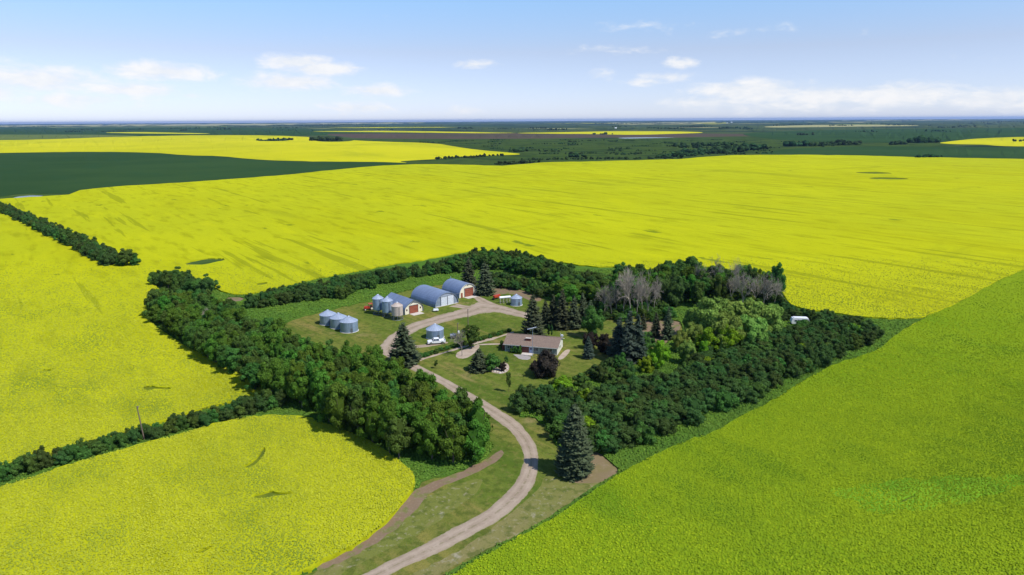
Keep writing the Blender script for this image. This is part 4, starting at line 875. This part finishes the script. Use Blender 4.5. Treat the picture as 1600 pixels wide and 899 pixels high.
# ------------------------------------------------------------------ arched sheds
def arch_pts(w_, h, n=18, p=2.):
    out = []
    for i in range(n + 1):
        t = math.pi * i / n; out.append((-math.cos(t) * w_ / 2, (math.sin(t) ** (.86)) * h))
    return out
def shed(name, ul, vl, ur, vr, length, h, label, kind):
    a = np.array(G(ul, vl)[:2]); b = np.array(G(ur, vr)[:2]); mid = (a + b) / 2; wd = float(np.hypot(*(b - a))); ang = R_(41)
    t = thing(name, label, 'shed', (float(mid[0]), float(mid[1]), 0), ang)      # local x across the front, local -y is outwards
    P = arch_pts(wd, h)
    if kind == 'gable': 
        P = [(-wd / 2, 0), (-wd / 2, h * .36), (-wd * .47, h * .50), (-wd * .40, h * .62), (-wd * .30, h * .74), (0, h), (wd * .30, h * .74), (wd * .40, h * .62), (wd * .47, h * .50), (wd / 2, h * .36), (wd / 2, 0)]
    # roof shell: many ribbed sheets
    ns = int(length / .9); n = len(P)
    for s in range(ns):
        y0 = -.25 + (length + .3) * s / ns; y1 = -.25 + (length + .3) * (s + 1) / ns - .02; m_ = MB()
        K = 5; V = []
        for q in range(K):
            f = 1 + (.006, .013, .004, .013, .006)[q]; yy = y0 + (y1 - y0) * q / (K - 1)
            V += [(x * f, yy, max(z, -.02) * f + .03) for x, z in P]
        F = [(q * n + i, q * n + i + 1, (q + 1) * n + i + 1, (q + 1) * n + i) for q in range(K - 1) for i in range(n - 1)]
        m_.add(V, F).build('roof_sheet', 'arch_steel', t)
    MB().prism([(x * .985, z * .985) for x, z in P][::-1], length - .15, length).build('back_wall', 'arch_steel_plain', t)
    if kind in ('gable', 'cream'):
        MB().prism([(x * .985, z * .985 + .0) for x, z in P], .12, .22).build('front_wall', 'cream_paint', t)
        # rim trim
        tr = MB()
        for (x0, z0_), (x1, z1) in zip(P[:-1], P[1:]): tr.tube((x0, -.22, z0_), (x1, -.22, z1), .09, n=4)
        tr.build('rim', 'steel_dark' if kind == 'gable' else 'trim', t)
        dw, dh = (wd * .46, h * .60) if kind == 'gable' else (wd * .47, h * .66)
        d = link('sliding_door', None, t, (0 if kind == 'gable' else wd * .05, 0, 0)); 
        if kind == 'gable':
            nb = 12
            for i in range(nb): MB().box((-dw / 2 + (i + .5) * dw / nb, .05 + (.012 if i % 2 else 0), dh / 2), (dw / nb - .02, .06, dh)).build('plank', 'door_red', d)
        else:
            nb = 8
            for i in range(nb): MB().box((0, .05 + (.03 if i % 2 else 0), (i + .5) * dh / nb), (dw, .07, dh / nb - .05)).build('panel', 'door_red', d)
        fr = MB(); fr.box((-dw / 2 - .08, .0, dh / 2), (.14, .14, dh)); fr.box((dw / 2 + .08, 0, dh / 2), (.14, .14, dh)); fr.box((0, 0, dh + .07), (dw + .3, .14, .14)); fr.build('frame', 'steel_dark', d)
        MB().box((wd * .04, -1.6, .04), (dw * 1.25, 3.0, .16)).build('apron', 'concrete', t)
        if kind == 'gable':
            for s in (-1, 1):
                wn = MB().box((s * wd * .37, .08, h * .33), (.45, .1, .55)).build('window', 'glass', t); MB().box((s * wd * .37, .10, h * .33), (.6, .08, .7)).build('window_frame', 'door_red', wn)
            MB().prism([(-wd * .2, h * .70), (0, h * .90), (wd * .2, h * .70), (0, h * .80)], .02, .14).build('gable_trim', 'steel_dark', t)
        else:
            MB().box((-wd * .34, .05, 1.05), (.9, .1, 2.1)).build('side_door', 'door_red', t)
            MB().box((wd * .0, .06, h * .88), (.5, .1, .4)).build('vent', 'steel_dark', t)
            MB().tube((0, length - .4, h), (0, length - .4, h + 1.1), .12).build('vent_pipe', 'steel', t)
    else:
        Q = [(x * .985, z * .985) for x, z in P]
        lf = [(x, z) for x, z in Q if x < -wd * .18]; rt = [(x, z) for x, z in Q if x > wd * .27]
        zc = lf[-1][1]; zr = rt[0][1]
        MB().prism([*lf, (lf[-1][0], 0)], .12, .22).build('front_wall', 'arch_steel_plain', t)
        MB().prism([*rt, (rt[0][0], 0)], .12, .22).build('front_wall', 'arch_steel_plain', t)
        cen = [(x, z) for x, z in Q if lf[-1][0] <= x <= rt[0][0]]; hd = h * .74
        MB().prism([(lf[-1][0], hd), *cen, (rt[0][0], hd)], .14, .2).build('header_panel', 'steel_roof', t)
        wdt = (rt[0][0] - lf[-1][0]) / 2
        for s in (0, 1):
            d = link('sliding_door', None, t, (lf[-1][0] + wdt * (s + .5), -.02 - .07 * s, 0))
            for i in range(8): MB().box((0, .02 + (.02 if i % 2 else 0), (i + .5) * hd / 8), (wdt - .08, .06, hd / 8 - .05)).build('panel', 'door_white', d)
            for sg in (-1, 1): MB().box((sg * (wdt / 2 - .05), -.03, hd / 2), (.12, .08, hd)).build('stile', 'steel_dark', d)
        MB().tube((lf[-1][0] - .5, -.12, hd + .08), (rt[0][0] + wdt * .9, -.12, hd + .08), .07, n=6).build('door_rail', 'steel_dark', t)
        MB().box((0, .0, .10), (wd, .4, .3)).build('sill', 'concrete', t)
        tr = MB()
        for (x0, z0_), (x1, z1) in zip(P[:-1], P[1:]): tr.tube((x0, -.22, z0_), (x1, -.22, z1), .08, n=4)
        tr.build('rim', 'steel', t)
    return t
shed('arched_shed', 631.4, 492.3, 661.9, 486.9, 16.0, 5.3, 'smallest shed with blue steel roof, cream front and brown plank door', 'gable')
shed('arched_shed', 679.4, 481.3, 716, 473.8, 17.5, 5.3, 'middle all steel arched shed with pale sliding doors', 'plain')
shed('arched_shed', 717.8, 466.9, 744.8, 460.6, 12.5, 5.6, 'rightmost arched shed with cream front and big brown panel door', 'cream')

# ------------------------------------------------------------------ house
def house():
    A = np.array(G(789, 549)[:2]); B = np.array(G(870.5, 555.8)[:2]); d = B - A; W_ = float(np.hypot(*d)); ang = math.atan2(d[1], d[0]); D = 9.4; hw = 2.75; rise = 1.75
    t = thing('farmhouse', 'low farmhouse with long brownish pink shingle roof and cream end wall', 'house', (float(A[0]), float(A[1]), 0), ang)
    # walls
    MB().box((W_ / 2, .12, hw / 2), (W_ - .02, .2, hw)).build('front_wall', 'siding', t)
    MB().box((W_ / 2, D - .1, hw / 2), (W_ - .02, .2, hw)).build('back_wall', 'siding_cream', t)
    for x, nm in ((.1, 'left_end_wall'), (W_ - .1, 'right_end_wall')):
        MB().prism([(0.02, 0), (D - .02, 0), (D - .02, hw - .05), (D / 2, hw + rise - .09), (.02, hw - .05)], x - .1, x + .1, 'x').build('end_wall', 'siding_cream' if x > 1 else 'siding', t)
    MB().box((W_ / 2, D / 2, .12), (W_ + .1, D + .1, .26)).build('foundation', 'concrete', t)
    # siding boards on the front: recessed joints
    for i in range(9):
        MB().box((W_ / 2, .005, .36 + i * .25), (W_ - .1, .03, .235), rx=.04).build('siding_board', 'siding', t)
    # roof: two slopes made of shingle courses
    ov = .65; L_ = W_ + .9; sl = math.hypot(D / 2 + ov, rise * (D / 2 + ov) / (D / 2)); pa = math.atan2(rise, D / 2)
    rf = link('roof', None, t)
    MB().prism([(-ov, hw - rise * ov / (D / 2)), (D / 2, hw + rise), (D + ov, hw - rise * ov / (D / 2)), (D + ov, hw - rise * ov / (D / 2) - .14), (D / 2, hw + rise - .14), (-ov, hw - rise * ov / (D / 2) - .14)], -.45, W_ + .45, 'x').build('roof_deck', 'trim', rf)
    nc = 14
    for s in (1, -1):
        for i in range(nc):
            f = (i + .5) / nc; yy = (-ov + (D / 2 + ov) * f); zz = hw + rise * (yy / (D / 2)) + .05
            if s < 0: yy = D - yy
            MB().box((W_ / 2, yy, zz), (L_ + .04, sl / nc + .06, .05), rx=s * (pa - .05)).build('shingle_course', 'shingle', rf)
    MB().box((W_ / 2, D / 2, hw + rise + .09), (L_ + .06, .34, .06)).build('ridge_cap', 'shingle', rf)
    MB().box((W_ / 2, -ov - .03, hw - rise * ov / (D / 2) - .05), (L_, .1, .15)).build('gutter', 'trim', rf)
    ch = link('chimney', None, rf); cx = W_ * .425; cy = D * .22
    MB().box((cx, cy, hw + .95), (1.7, .75, 1.2)).build('chimney_stack', 'brick', ch); MB().box((cx, cy, hw + 1.59), (1.85, .9, .1)).build('chimney_cap', 'concrete', ch)
    # front features
    MB().box((W_ * .375 + .3, -.12, hw / 2), (2.3, .24, hw - .02)).build('brick_panel', 'brick', t)
    def win(x, w_, h_, zc, y=-.03):
        f = MB().box((x, y, zc), (w_ + .16, .1, h_ + .16)).build('window', 'trim', t); MB().box((x, y - .045, zc), (w_, .03, h_)).build('pane', 'glass', f)
        if w_ > 1.2: MB().box((x, y - .07, zc), (.06, .03, h_)).build('mullion', 'trim', f)
    win(1.5, 1.3, 1.0, 1.6); win(3.7, 2.2, 1.3, 1.5); win(W_ * .60, 1.3, 1.1, 1.55); win(W_ * .86, 1.5, 1.0, 1.6)
    dr = MB().box((W_ * .505, -.06, 1.15), (1.0, .1, 2.1)).build('door', 'blue_door', t); MB().box((W_ * .505, -.12, 1.55), (.5, .03, .6)).build('door_pane', 'glass', dr)
    for x in (.15, W_ * .545, W_ * .66): MB().box((x, -.10, hw / 2), (.14, .14, hw)).build('porch_post', 'trim', t)
    MB().box((W_ * .45, -1.3, .10), (3.6, 2.2, .2)).build('porch_slab', 'concrete', t)
    f = MB().box((W_ + .03, D * .45, 1.6), (.08, 1.2, .9)).build('window', 'trim', t); MB().box((W_ + .08, D * .45, 1.6), (.03, 1.05, .75)).build('pane', 'glass', f)
    # lean-to on the left end
    MB().prism([(1.0, 0), (D * .75, 0), (D * .75, 1.9), (1.0, 1.9)], -1.3, -.03, 'x').build('lean_to', 'brick', t)
    # dish and pipe on the back right corner
    x0, y0, z0 = W_ - .1, D * .62, hw + rise * .8
    MB().tube((x0, y0, z0), (x0, y0, z0 + 1.5), .05).build('vent_pipe', 'trim', t)
    ds = MB(); ds.add([(x0 + .45 + .5 * math.cos(a) * c_, y0 - .1 - .12 * (1 - c_), z0 + .7 + .45 * math.sin(a) * c_) for c_ in (1, .5) for a in np.arange(0, 6.28, .63)], [(i, (i + 1) % 10, 10 + (i + 1) % 10, 10 + i) for i in range(10)] + [tuple(range(10, 20))]); ds.build('satellite_dish', 'white_paint', t)
    return t
house()
# antenna mast in front of the house
x, y, z = G(832, 558)
t = thing('antenna_mast', 'tall thin television mast with crossbars in front of the house', 'antenna', (x, y, z)); hM = hgt(832, 558, 513)
MB().tube((0, 0, 0), (0, 0, hM), .06, .05, 6).build('mast', 'steel', t)
ar = MB(); ar.tube((-1.6, -.4, hM - .25), (1.2, .8, hM + .1), .05, n=5)
for i in range(8): f = i / 7; px, py = -1.6 + 2.8 * f, -.4 + 1.2 * f; ar.tube((px + .25, py - .55, hM - .25 + .35 * f), (px - .25, py + .55, hM - .25 + .35 * f), .03, n=4)
ar.build('aerial', 'steel_roof', t)

# ------------------------------------------------------------------ poles
def pole(u, vb, vt, label, arm=True, lamp=False, lean=0.):
    x, y, z = G(u, vb); h = hgt(u, vb, vt); t = thing('utility_pole', label, 'pole', (x, y, z)); t.rotation_euler = (0, lean, .4)
    MB().tube((0, 0, -.3), (0, 0, h), .17, .11, 8).build('post', 'pole_wood', t)
    if arm:
        MB().tube((-.1, 0, h - .25), (.55, 0, h - .1), .05).build('bracket', 'steel_dark', t)
        MB().tube((.1, .2, h - .7), (.1, .2, h - .2), .12, n=8).build('insulator', 'steel_dark', t)
    if lamp: MB().box((.3, 0, h * .45), (.6, .5, .9)).build('meter_box', 'white_paint', t)
    return t
pole(226, 690, 634, 'leaning wooden pole rising out of the hedgerow between the yellow fields', lean=-.06)
pole(732, 533, 483, 'wooden power pole on the grass behind the pale dead tree', arm=True)
pole(715.5, 531, 505, 'short wooden service pole with a white box near the grain bin', arm=True, lamp=True)

# ------------------------------------------------------------------ pickup
def pickup():
    x, y, z = G(682, 537.5); Lp, Wp = 5.9, 2.0
    t = thing('pickup_truck', 'white crew cab pickup parked in front of the wide grain bin', 'pickup truck', (x, y, z + .1), R_(13)); hwid = Wp / 2   # faces -x
    sd = [(-2.95, .50), (-2.95, .98), (-2.80, 1.12), (-1.55, 1.22), (-1.5, 1.18), (2.95, 1.18), (2.95, .55)]
    def arch(xc, r=.48): return [(xc + math.cos(a) * r, .42 + math.sin(a) * r) for a in np.linspace(.2, math.pi - .2, 7)]
    low = [(2.95, .5), *arch(1.85), *arch(-1.9), (-2.95, .45)]
    body = MB()
    poly = [(-2.95, .45), (-2.95, .98), (-2.80, 1.12), (-1.55, 1.24), (.95, 1.24), (.95, 1.22), (2.95, 1.22), (2.95, .5), *arch(1.85), *arch(-1.9)]
    # floor of the bed lower: build body in three pieces
    front = [(-2.95, .45), (-2.95, .95), (-2.78, 1.10), (-1.5, 1.22), (.95, 1.24), (.95, .45), *arch(-1.9)]
    body.prism(front, -hwid, hwid)
    for s in (-1, 1): body.prism([(.953, .45), (.953, 1.24), (2.95, 1.24), (2.95, .5), *arch(1.85)], s * hwid, s * (hwid - .10))
    body.box((1.95, 0, .72), (1.98, Wp - .22, .12)); body.box((2.91, 0, .88), (.07, Wp - .22, .70))
    body.build('body', 'truck_white', t)
    cab = MB(); r0, r1 = .98, .80
    Vb = [(-1.5, -r0, 1.22), (.93, -r0, 1.24), (.93, r0, 1.24), (-1.5, r0, 1.22), (-.85, -r1, 1.88), (.75, -r1, 1.90), (.75, r1, 1.90), (-.85, r1, 1.88)]
    cab.add(Vb, [(4, 5, 6, 7)]); cab.add([(-.9, -.82, 1.86), (.8, -.82, 1.86), (.8, .82, 1.86), (-.9, .82, 1.86), (-.82, -.78, 1.93), (.72, -.78, 1.93), (.72, .78, 1.93), (-.82, .78, 1.93)], [(0, 1, 5, 4), (1, 2, 6, 5), (2, 3, 7, 6), (3, 0, 4, 7), (4, 5, 6, 7)])
    for s in (-1, 1):
        for xa, xb in ((-1.5, -.87), (-.22, -.25), (.93, .77)): cab.tube((xa, s * r0, 1.22), (xb, s * r1, 1.88), .06, n=4)
    cab.build('cab_roof', 'truck_white', t)
    for nm, F in (('windscreen', (0, 4, 7, 3)), ('rear_window', (1, 2, 6, 5)), ('side_window', (0, 1, 5, 4)), ('side_window', (2, 3, 7, 6))):
        g_ = MB(); c_ = sum((Vector(Vb[i]) for i in F), Vector()) / 4; g_.add([c_ + (Vector(Vb[i]) - c_) * .985 for i in F], [(0, 1, 2, 3)]); g_.build(nm, 'glass', t)
    for xw in (-1.9, 1.85):
        for s in (-1, 1):
            wh = link('wheel', None, t, (xw, s * (hwid - .14), .38)); MB().tube((0, -.13, 0), (0, .13, 0), .40, n=18).build('tyre', 'rubber', wh); MB().tube((0, s * .132, 0), (0, s * .145, 0), .23, n=12).build('rim', 'chrome', wh)
    MB().box((-2.98, 0, .52), (.16, Wp - .05, .2)).build('front_bumper', 'chrome', t); MB().box((2.99, 0, .55), (.14, Wp - .05, .2)).build('rear_bumper', 'chrome', t)
    MB().box((-2.965, 0, .82), (.05, 1.2, .26)).build('grille', 'rubber', t)
    for s in (-1, 1):
        MB().box((-2.93, s * .80, .85), (.08, .3, .18)).build('headlight', 'glass', t); MB().box((2.955, s * .9, .95), (.04, .14, .3)).build('tail_light', 'lamp_red', t)
        MB().box((-.95, s * 1.1, 1.32), (.12, .2, .18)).build('mirror', 'truck_white', t)
        MB().box((-.2, s * (hwid + .004), .85), (.012, .012, .6)).build('door_seam', 'rubber', t)
pickup()
# small white utility trailer / tank in front of the middle shed
x, y, z = G(681, 487)
t = thing('small_trailer', 'small white trailer parked in front of the middle shed', 'trailer', (x, y, z), R_(15))
MB().box((0, 0, .75), (2.1, 1.3, .5), taper=.92).build('box', 'white_paint', t); MB().box((0, 0, 1.05), (1.7, 1., .12)).build('lid', 'door_white', t)
MB().tube((-1, 0, .5), (-2, 0, .42), .05).build('hitch', 'steel_dark', t)
for s in (-1, 1): MB().tube((.2, s * .68, .3), (.2, s * .82, .3), .3, n=12).build('wheel', 'rubber', t)
# dark tank / box near the dead tree
x, y, z = G(708, 529)
t = thing('fuel_tank', 'dark grey green tank on the grass right of the wide grain bin', 'tank', (x, y, z), R_(10))
MB().tube((-1.0, 0, 1.0), (1.0, 0, 1.0), .75, n=18).build('tank', 'steel_dark', t)
for s in (-1, 1): MB().box((s * .7, 0, .3), (.15, 1.3, .6)).build('stand', 'steel_dark', t)
MB().tube((0, 0, 1.7), (0, 0, 1.95), .12).build('cap', 'steel', t)
# red tractor behind the hopper bins
x, y, z = G(577, 484.5)
t = thing('tractor', 'old red tractor parked behind the leftmost hopper bin', 'tractor', (x, y, z), R_(20))
MB().prism([(-2.0, .7), (-2.0, 1.45), (-1.8, 1.6), (-.2, 1.7), (-.2, .7)], -.4, .4).build('bonnet', 'red_paint', t)
MB().box((.6, 0, .95), (1.7, .8, .7)).build('chassis', 'red_paint', t)
cb = MB(); 
for s in (-1, 1):
    for xx in (-.1, 1.2): cb.tube((xx, s * .65, 1.2), (xx, s * .6, 2.5), .05, n=5)
cb.box((.55, 0, 2.54), (1.6, 1.5, .1)); cb.build('canopy', 'red_paint', t)
MB().box((.6, 0, 1.45), (.5, .5, .3)).build('seat', 'rubber', t); MB().tube((-1.2, .1, 1.6), (-1.2, .1, 2.4), .05).build('exhaust', 'steel_dark', t)
for s in (-1, 1):
    for xx, rr, nm in ((.9, .8, 'rear_wheel'), (-1.6, .45, 'front_wheel')):
        wh = link(nm, None, t, (xx, s * (.85 if rr > .5 else .7), rr)); MB().tube((0, -.2, 0), (0, .2, 0), rr, n=18).build('tyre', 'rubber', wh); MB().tube((0, s * .2, 0), (0, s * .22, 0), rr * .5, n=12).build('rim', 'cream_paint', wh)
# white fuel tank on a tall stand + red implement
x, y, z = G(789, 474)
t = thing('elevated_tank', 'long white cylinder tank on a tall timber stand beside the small bin', 'tank', (x, y, z), R_(18))
MB().tube((-2.3, 0, 2.5), (2.3, 0, 2.5), .5, n=18).build('tank', 'white_paint', t)
for s in (-2.32, 2.32): MB().tube((s, 0, 2.5), (s * 1.03, 0, 2.5), .48, .3, n=18).build('end_cap', 'white_paint', t)
for xx in (-2, -.7, .7, 2):
    for s in (-1, 1): MB().tube((xx, s * .75, 0), (xx, s * .4, 2.1), .07, n=5).build('leg', 'concrete', t)
    MB().tube((xx, -.7, .9), (xx, .7, .9), .05, n=4).build('crossbar', 'concrete', t)
for s in (-1, 1):
    for a, b in ((-2, -.7), (-.7, .7), (.7, 2)): MB().tube((a, s * .74, .1), (b, s * .45, 2.0), .045, n=4).build('brace', 'pole_wood', t)
x, y, z = G(776, 468)
t = thing('seed_drill', 'red farm implement with wheels left of the white elevated tank', 'implement', (x, y, z), R_(50))
MB().prism([(-1.6, 1.0), (-1.9, 1.9), (1.9, 1.9), (1.6, 1.0)], -.5, .5).build('hopper', 'red_paint', t)
MB().box((0, 0, .8), (3.8, .2, .2)).build('frame', 'red_paint', t); MB().tube((0, -.5, .8), (0, -2.2, .5), .07).build('drawbar', 'red_paint', t)
for s in (-1, 1): MB().tube((s * 2.0, 0, .55), (s * 2.2, 0, .55), .55, n=16).build('wheel', 'rubber', t)
for i in range(7): MB().tube((-1.5 + i * .5, .2, .75), (-1.5 + i * .5, .6, .1), .04, n=4).build('tine', 'steel_dark', t)
# old white camper among the bushes
x, y, z = CAMP
t = thing('camper_trailer', 'old white camper half buried in the bushes at the back of the right windbreak', 'camper', (x, y, z + .2), R_(-8))
MB().prism([(-2.9, .5), (-3.1, 1.3), (-2.7, 2.5), (2.6, 2.6), (3.0, 1.7), (2.8, .5)], -1.15, 1.15).build('body', 'white_paint', t)
MB().box((0, 0, 2.66), (4.6, 2.0, .12)).build('roof', 'truck_white', t)
for xx in (-1.6, .2, 1.8):
    f = MB().box((xx, -1.17, 1.7), (.9, .06, .6)).build('window', 'trim', t); MB().box((xx, -1.21, 1.7), (.75, .03, .48)).build('pane', 'glass', f)
MB().box((-.75, -1.18, 1.3), (.6, .05, 1.6)).build('door', 'steel_dark', t)
for s in (-1, 1): MB().tube((.3, s * 1.0, .4), (.3, s * 1.2, .4), .4, n=12).build('wheel', 'rubber', t)
MB().tube((-2.9, 0, .5), (-4.1, 0, .45), .06).build('hitch', 'steel_dark', t)

# ------------------------------------------------------------------ far groves, farmsteads
def grove(label, pts, seed, kind='bush', h=7., name='far_trees', cnt=None, spread=30., matn='leaf_far'):
    """a far-off wood read as one mass: lumpy crowns joined"""
    rng = np.random.default_rng(seed); A = Acc(); c0 = G(*pts[len(pts) // 2]); W_ = [G(*p) for p in pts]
    for (x, y, z) in W_:
        for j in range(cnt or 5):
            dx = rng.normal() * spread; dy = rng.normal() * spread * .8; hh = h * rng.uniform(.6, 1.3); rr = hh * rng.uniform(.5, .75)
            zz = float(terrain(x + dx, y + dy)); c = np.array([x + dx - c0[0], y + dy - c0[1], zz - c0[2] + hh * .45])
            for q in range(3):
                o = rng.normal(size=3) * rr * .35; A.add((IV * rng.uniform(.75, 1.15, (12, 1))) * np.array([rr, rr, hh * .55]) * (.8 if q else 1) + c + o, IF, rng.uniform(0, 1))
    o = link(name, A.mesh(name, matn), None, c0); return tagobj(o, label, None, None, 'stuff')
def line(a, b, n): return [(a[0] + (b[0] - a[0]) * i / max(1, n - 1), a[1] + (b[1] - a[1]) * i / max(1, n - 1)) for i in range(n)]
grove('thin row of trees at the back edge of the far left canola', line((404, 220.2), (446, 220.4), 10), 1, h=7, cnt=3, spread=12)
grove('dark grove on the canola corner', line((492, 220), (522, 220.5), 7), 2, h=12, cnt=7, spread=18)
grove('grove', line((448, 219.5), (453, 219.5), 2), 3, h=9, cnt=5, spread=8)
for i, (a, b, n, h, c_, s_) in enumerate(((( 1078, 241), (1112, 238), 8, 8, 6, 16), ((1112, 240), (1150, 237), 9, 11, 7, 16), ((1162, 235), (1178, 234), 4, 11, 7, 10), ((1188, 233.5), (1192, 233.5), 2, 6, 3, 8), ((1236, 229), (1250, 229), 3, 11, 6, 14), ((1272, 229), (1292, 227), 5, 9, 5, 15),
        ((1310, 227), (1328, 226.5), 4, 10, 6, 14), ((1396, 226.5), (1410, 226), 3, 8, 5, 14), ((1432, 223.5), (1452, 223), 4, 13, 7, 18), ((1440, 247), (1460, 246), 5, 5, 4, 8), ((1070, 231), (1100, 228), 6, 8, 5, 18), ((1250, 211.5), (1256, 211.5), 2, 9, 5, 22),
        ((1345, 207), (1365, 206.5), 4, 8, 4, 25), ((1455, 206), (1470, 206), 3, 9, 5, 28), ((1113, 228.5), (1140, 226.5), 5, 9, 5, 18), ((785, 258), (830, 254.5), 10, 4, 5, 7), ((690, 249), (780, 244), 14, 4, 3, 9), ((805, 237.5), (820, 237.2), 3, 8, 5, 10),
        ((830, 250), (1060, 248), 26, 3.5, 4, 12), ((1035, 247.4), (1080, 243), 10, 6, 5, 10), ((900, 246), (905, 246), 2, 7, 3, 9), ((935, 210.4), (950, 210.2), 3, 9, 4, 18), ((1595, 222), (1620, 221.5), 3, 7, 4, 20))):
    grove('far-off clump of dark trees in the green valley', line(a, b, n), 20 + i, h=h, cnt=c_, spread=s_)
rg_ = random.Random(5)
for i in range(110):                                   # broken tree lines and farmyard groves towards the horizon
    o = 3.0 + 13 * rg_.random() ** 1.6; u = rg_.uniform(-100, 1700); ln = rg_.uniform(15, 160) if o < 8 else rg_.uniform(6, 40); d_ = 72 * FPX / o
    grove('low tree line on the plain towards the horizon', line((u, VH(u) + o), (u + ln, VH(u + ln) + o + rg_.uniform(-.15, .15)), max(3, int(ln / 4))), 80 + i, h=rg_.uniform(7, 12), cnt=4, spread=d_ * .0035, name='far_tree_line')
for i in range(90):
    u = rg_.uniform(640, 1300); f = rg_.random(); v = 219 + f * 24
    if v > 252 - (u - 900) * .02 or not region(np.array([u]), np.array([v]))[0] in [j for j, q in enumerate(MATOF) if q == 'valley']: continue
    grove('low scrub bushes dotted over the marshy valley', line((u, v), (u + rg_.uniform(3, 22), v + rg_.uniform(-.3, .3)), 4), 200 + i, h=rg_.uniform(2, 4), cnt=4, spread=10, name='valley_scrub')
def far_farm(u, v, w_, label, roof='white_paint'):
    x, y, z = G(u, v); t = thing('far_barn', label, 'barn', (x, y, z), rg_.uniform(-.4, .4)); d_ = w_ * .5
    MB().box((0, 0, w_ * .14), (w_, d_, w_ * .28)).build('wall', 'white_paint', t)
    MB().prism([(-d_ * .55, w_ * .28), (0, w_ * .46), (d_ * .55, w_ * .28)], -w_ * .52, w_ * .52, 'x').build('roof', roof, t)
far_farm(962, 200.8, 16, 'tiny white barn far off on the dark plain right of centre'); far_farm(1143, 192.6, 34, 'tiny white barn near the horizon right of centre'); far_farm(1136, 192.8, 26, 'tiny white shed beside the barn near the horizon', 'steel_roof')
far_farm(398, 193.9, 34, 'tiny white shed near the horizon at the left')

# ------------------------------------------------------------------ air
mt = bpy.data.materials.new('air'); mt.use_nodes = True; k = NT(mt.node_tree); k.n.clear()
pv = k.n.new('ShaderNodeVolumePrincipled'); pv.inputs['Color'].default_value = (.36, .58, 1, 1); pv.inputs['Density'].default_value = 2.2e-5; pv.inputs['Anisotropy'].default_value = .2
om = k.n.new('ShaderNodeOutputMaterial'); k.l.new(pv.outputs[0], om.inputs['Volume']); MATS['air'] = mt
hb = MB().box((0, 0, 60), (130000, 130000, 146)).build('haze', 'air'); tagobj(hb, kind='stuff')
print('done', time.time() - T0, len(bpy.data.objects))
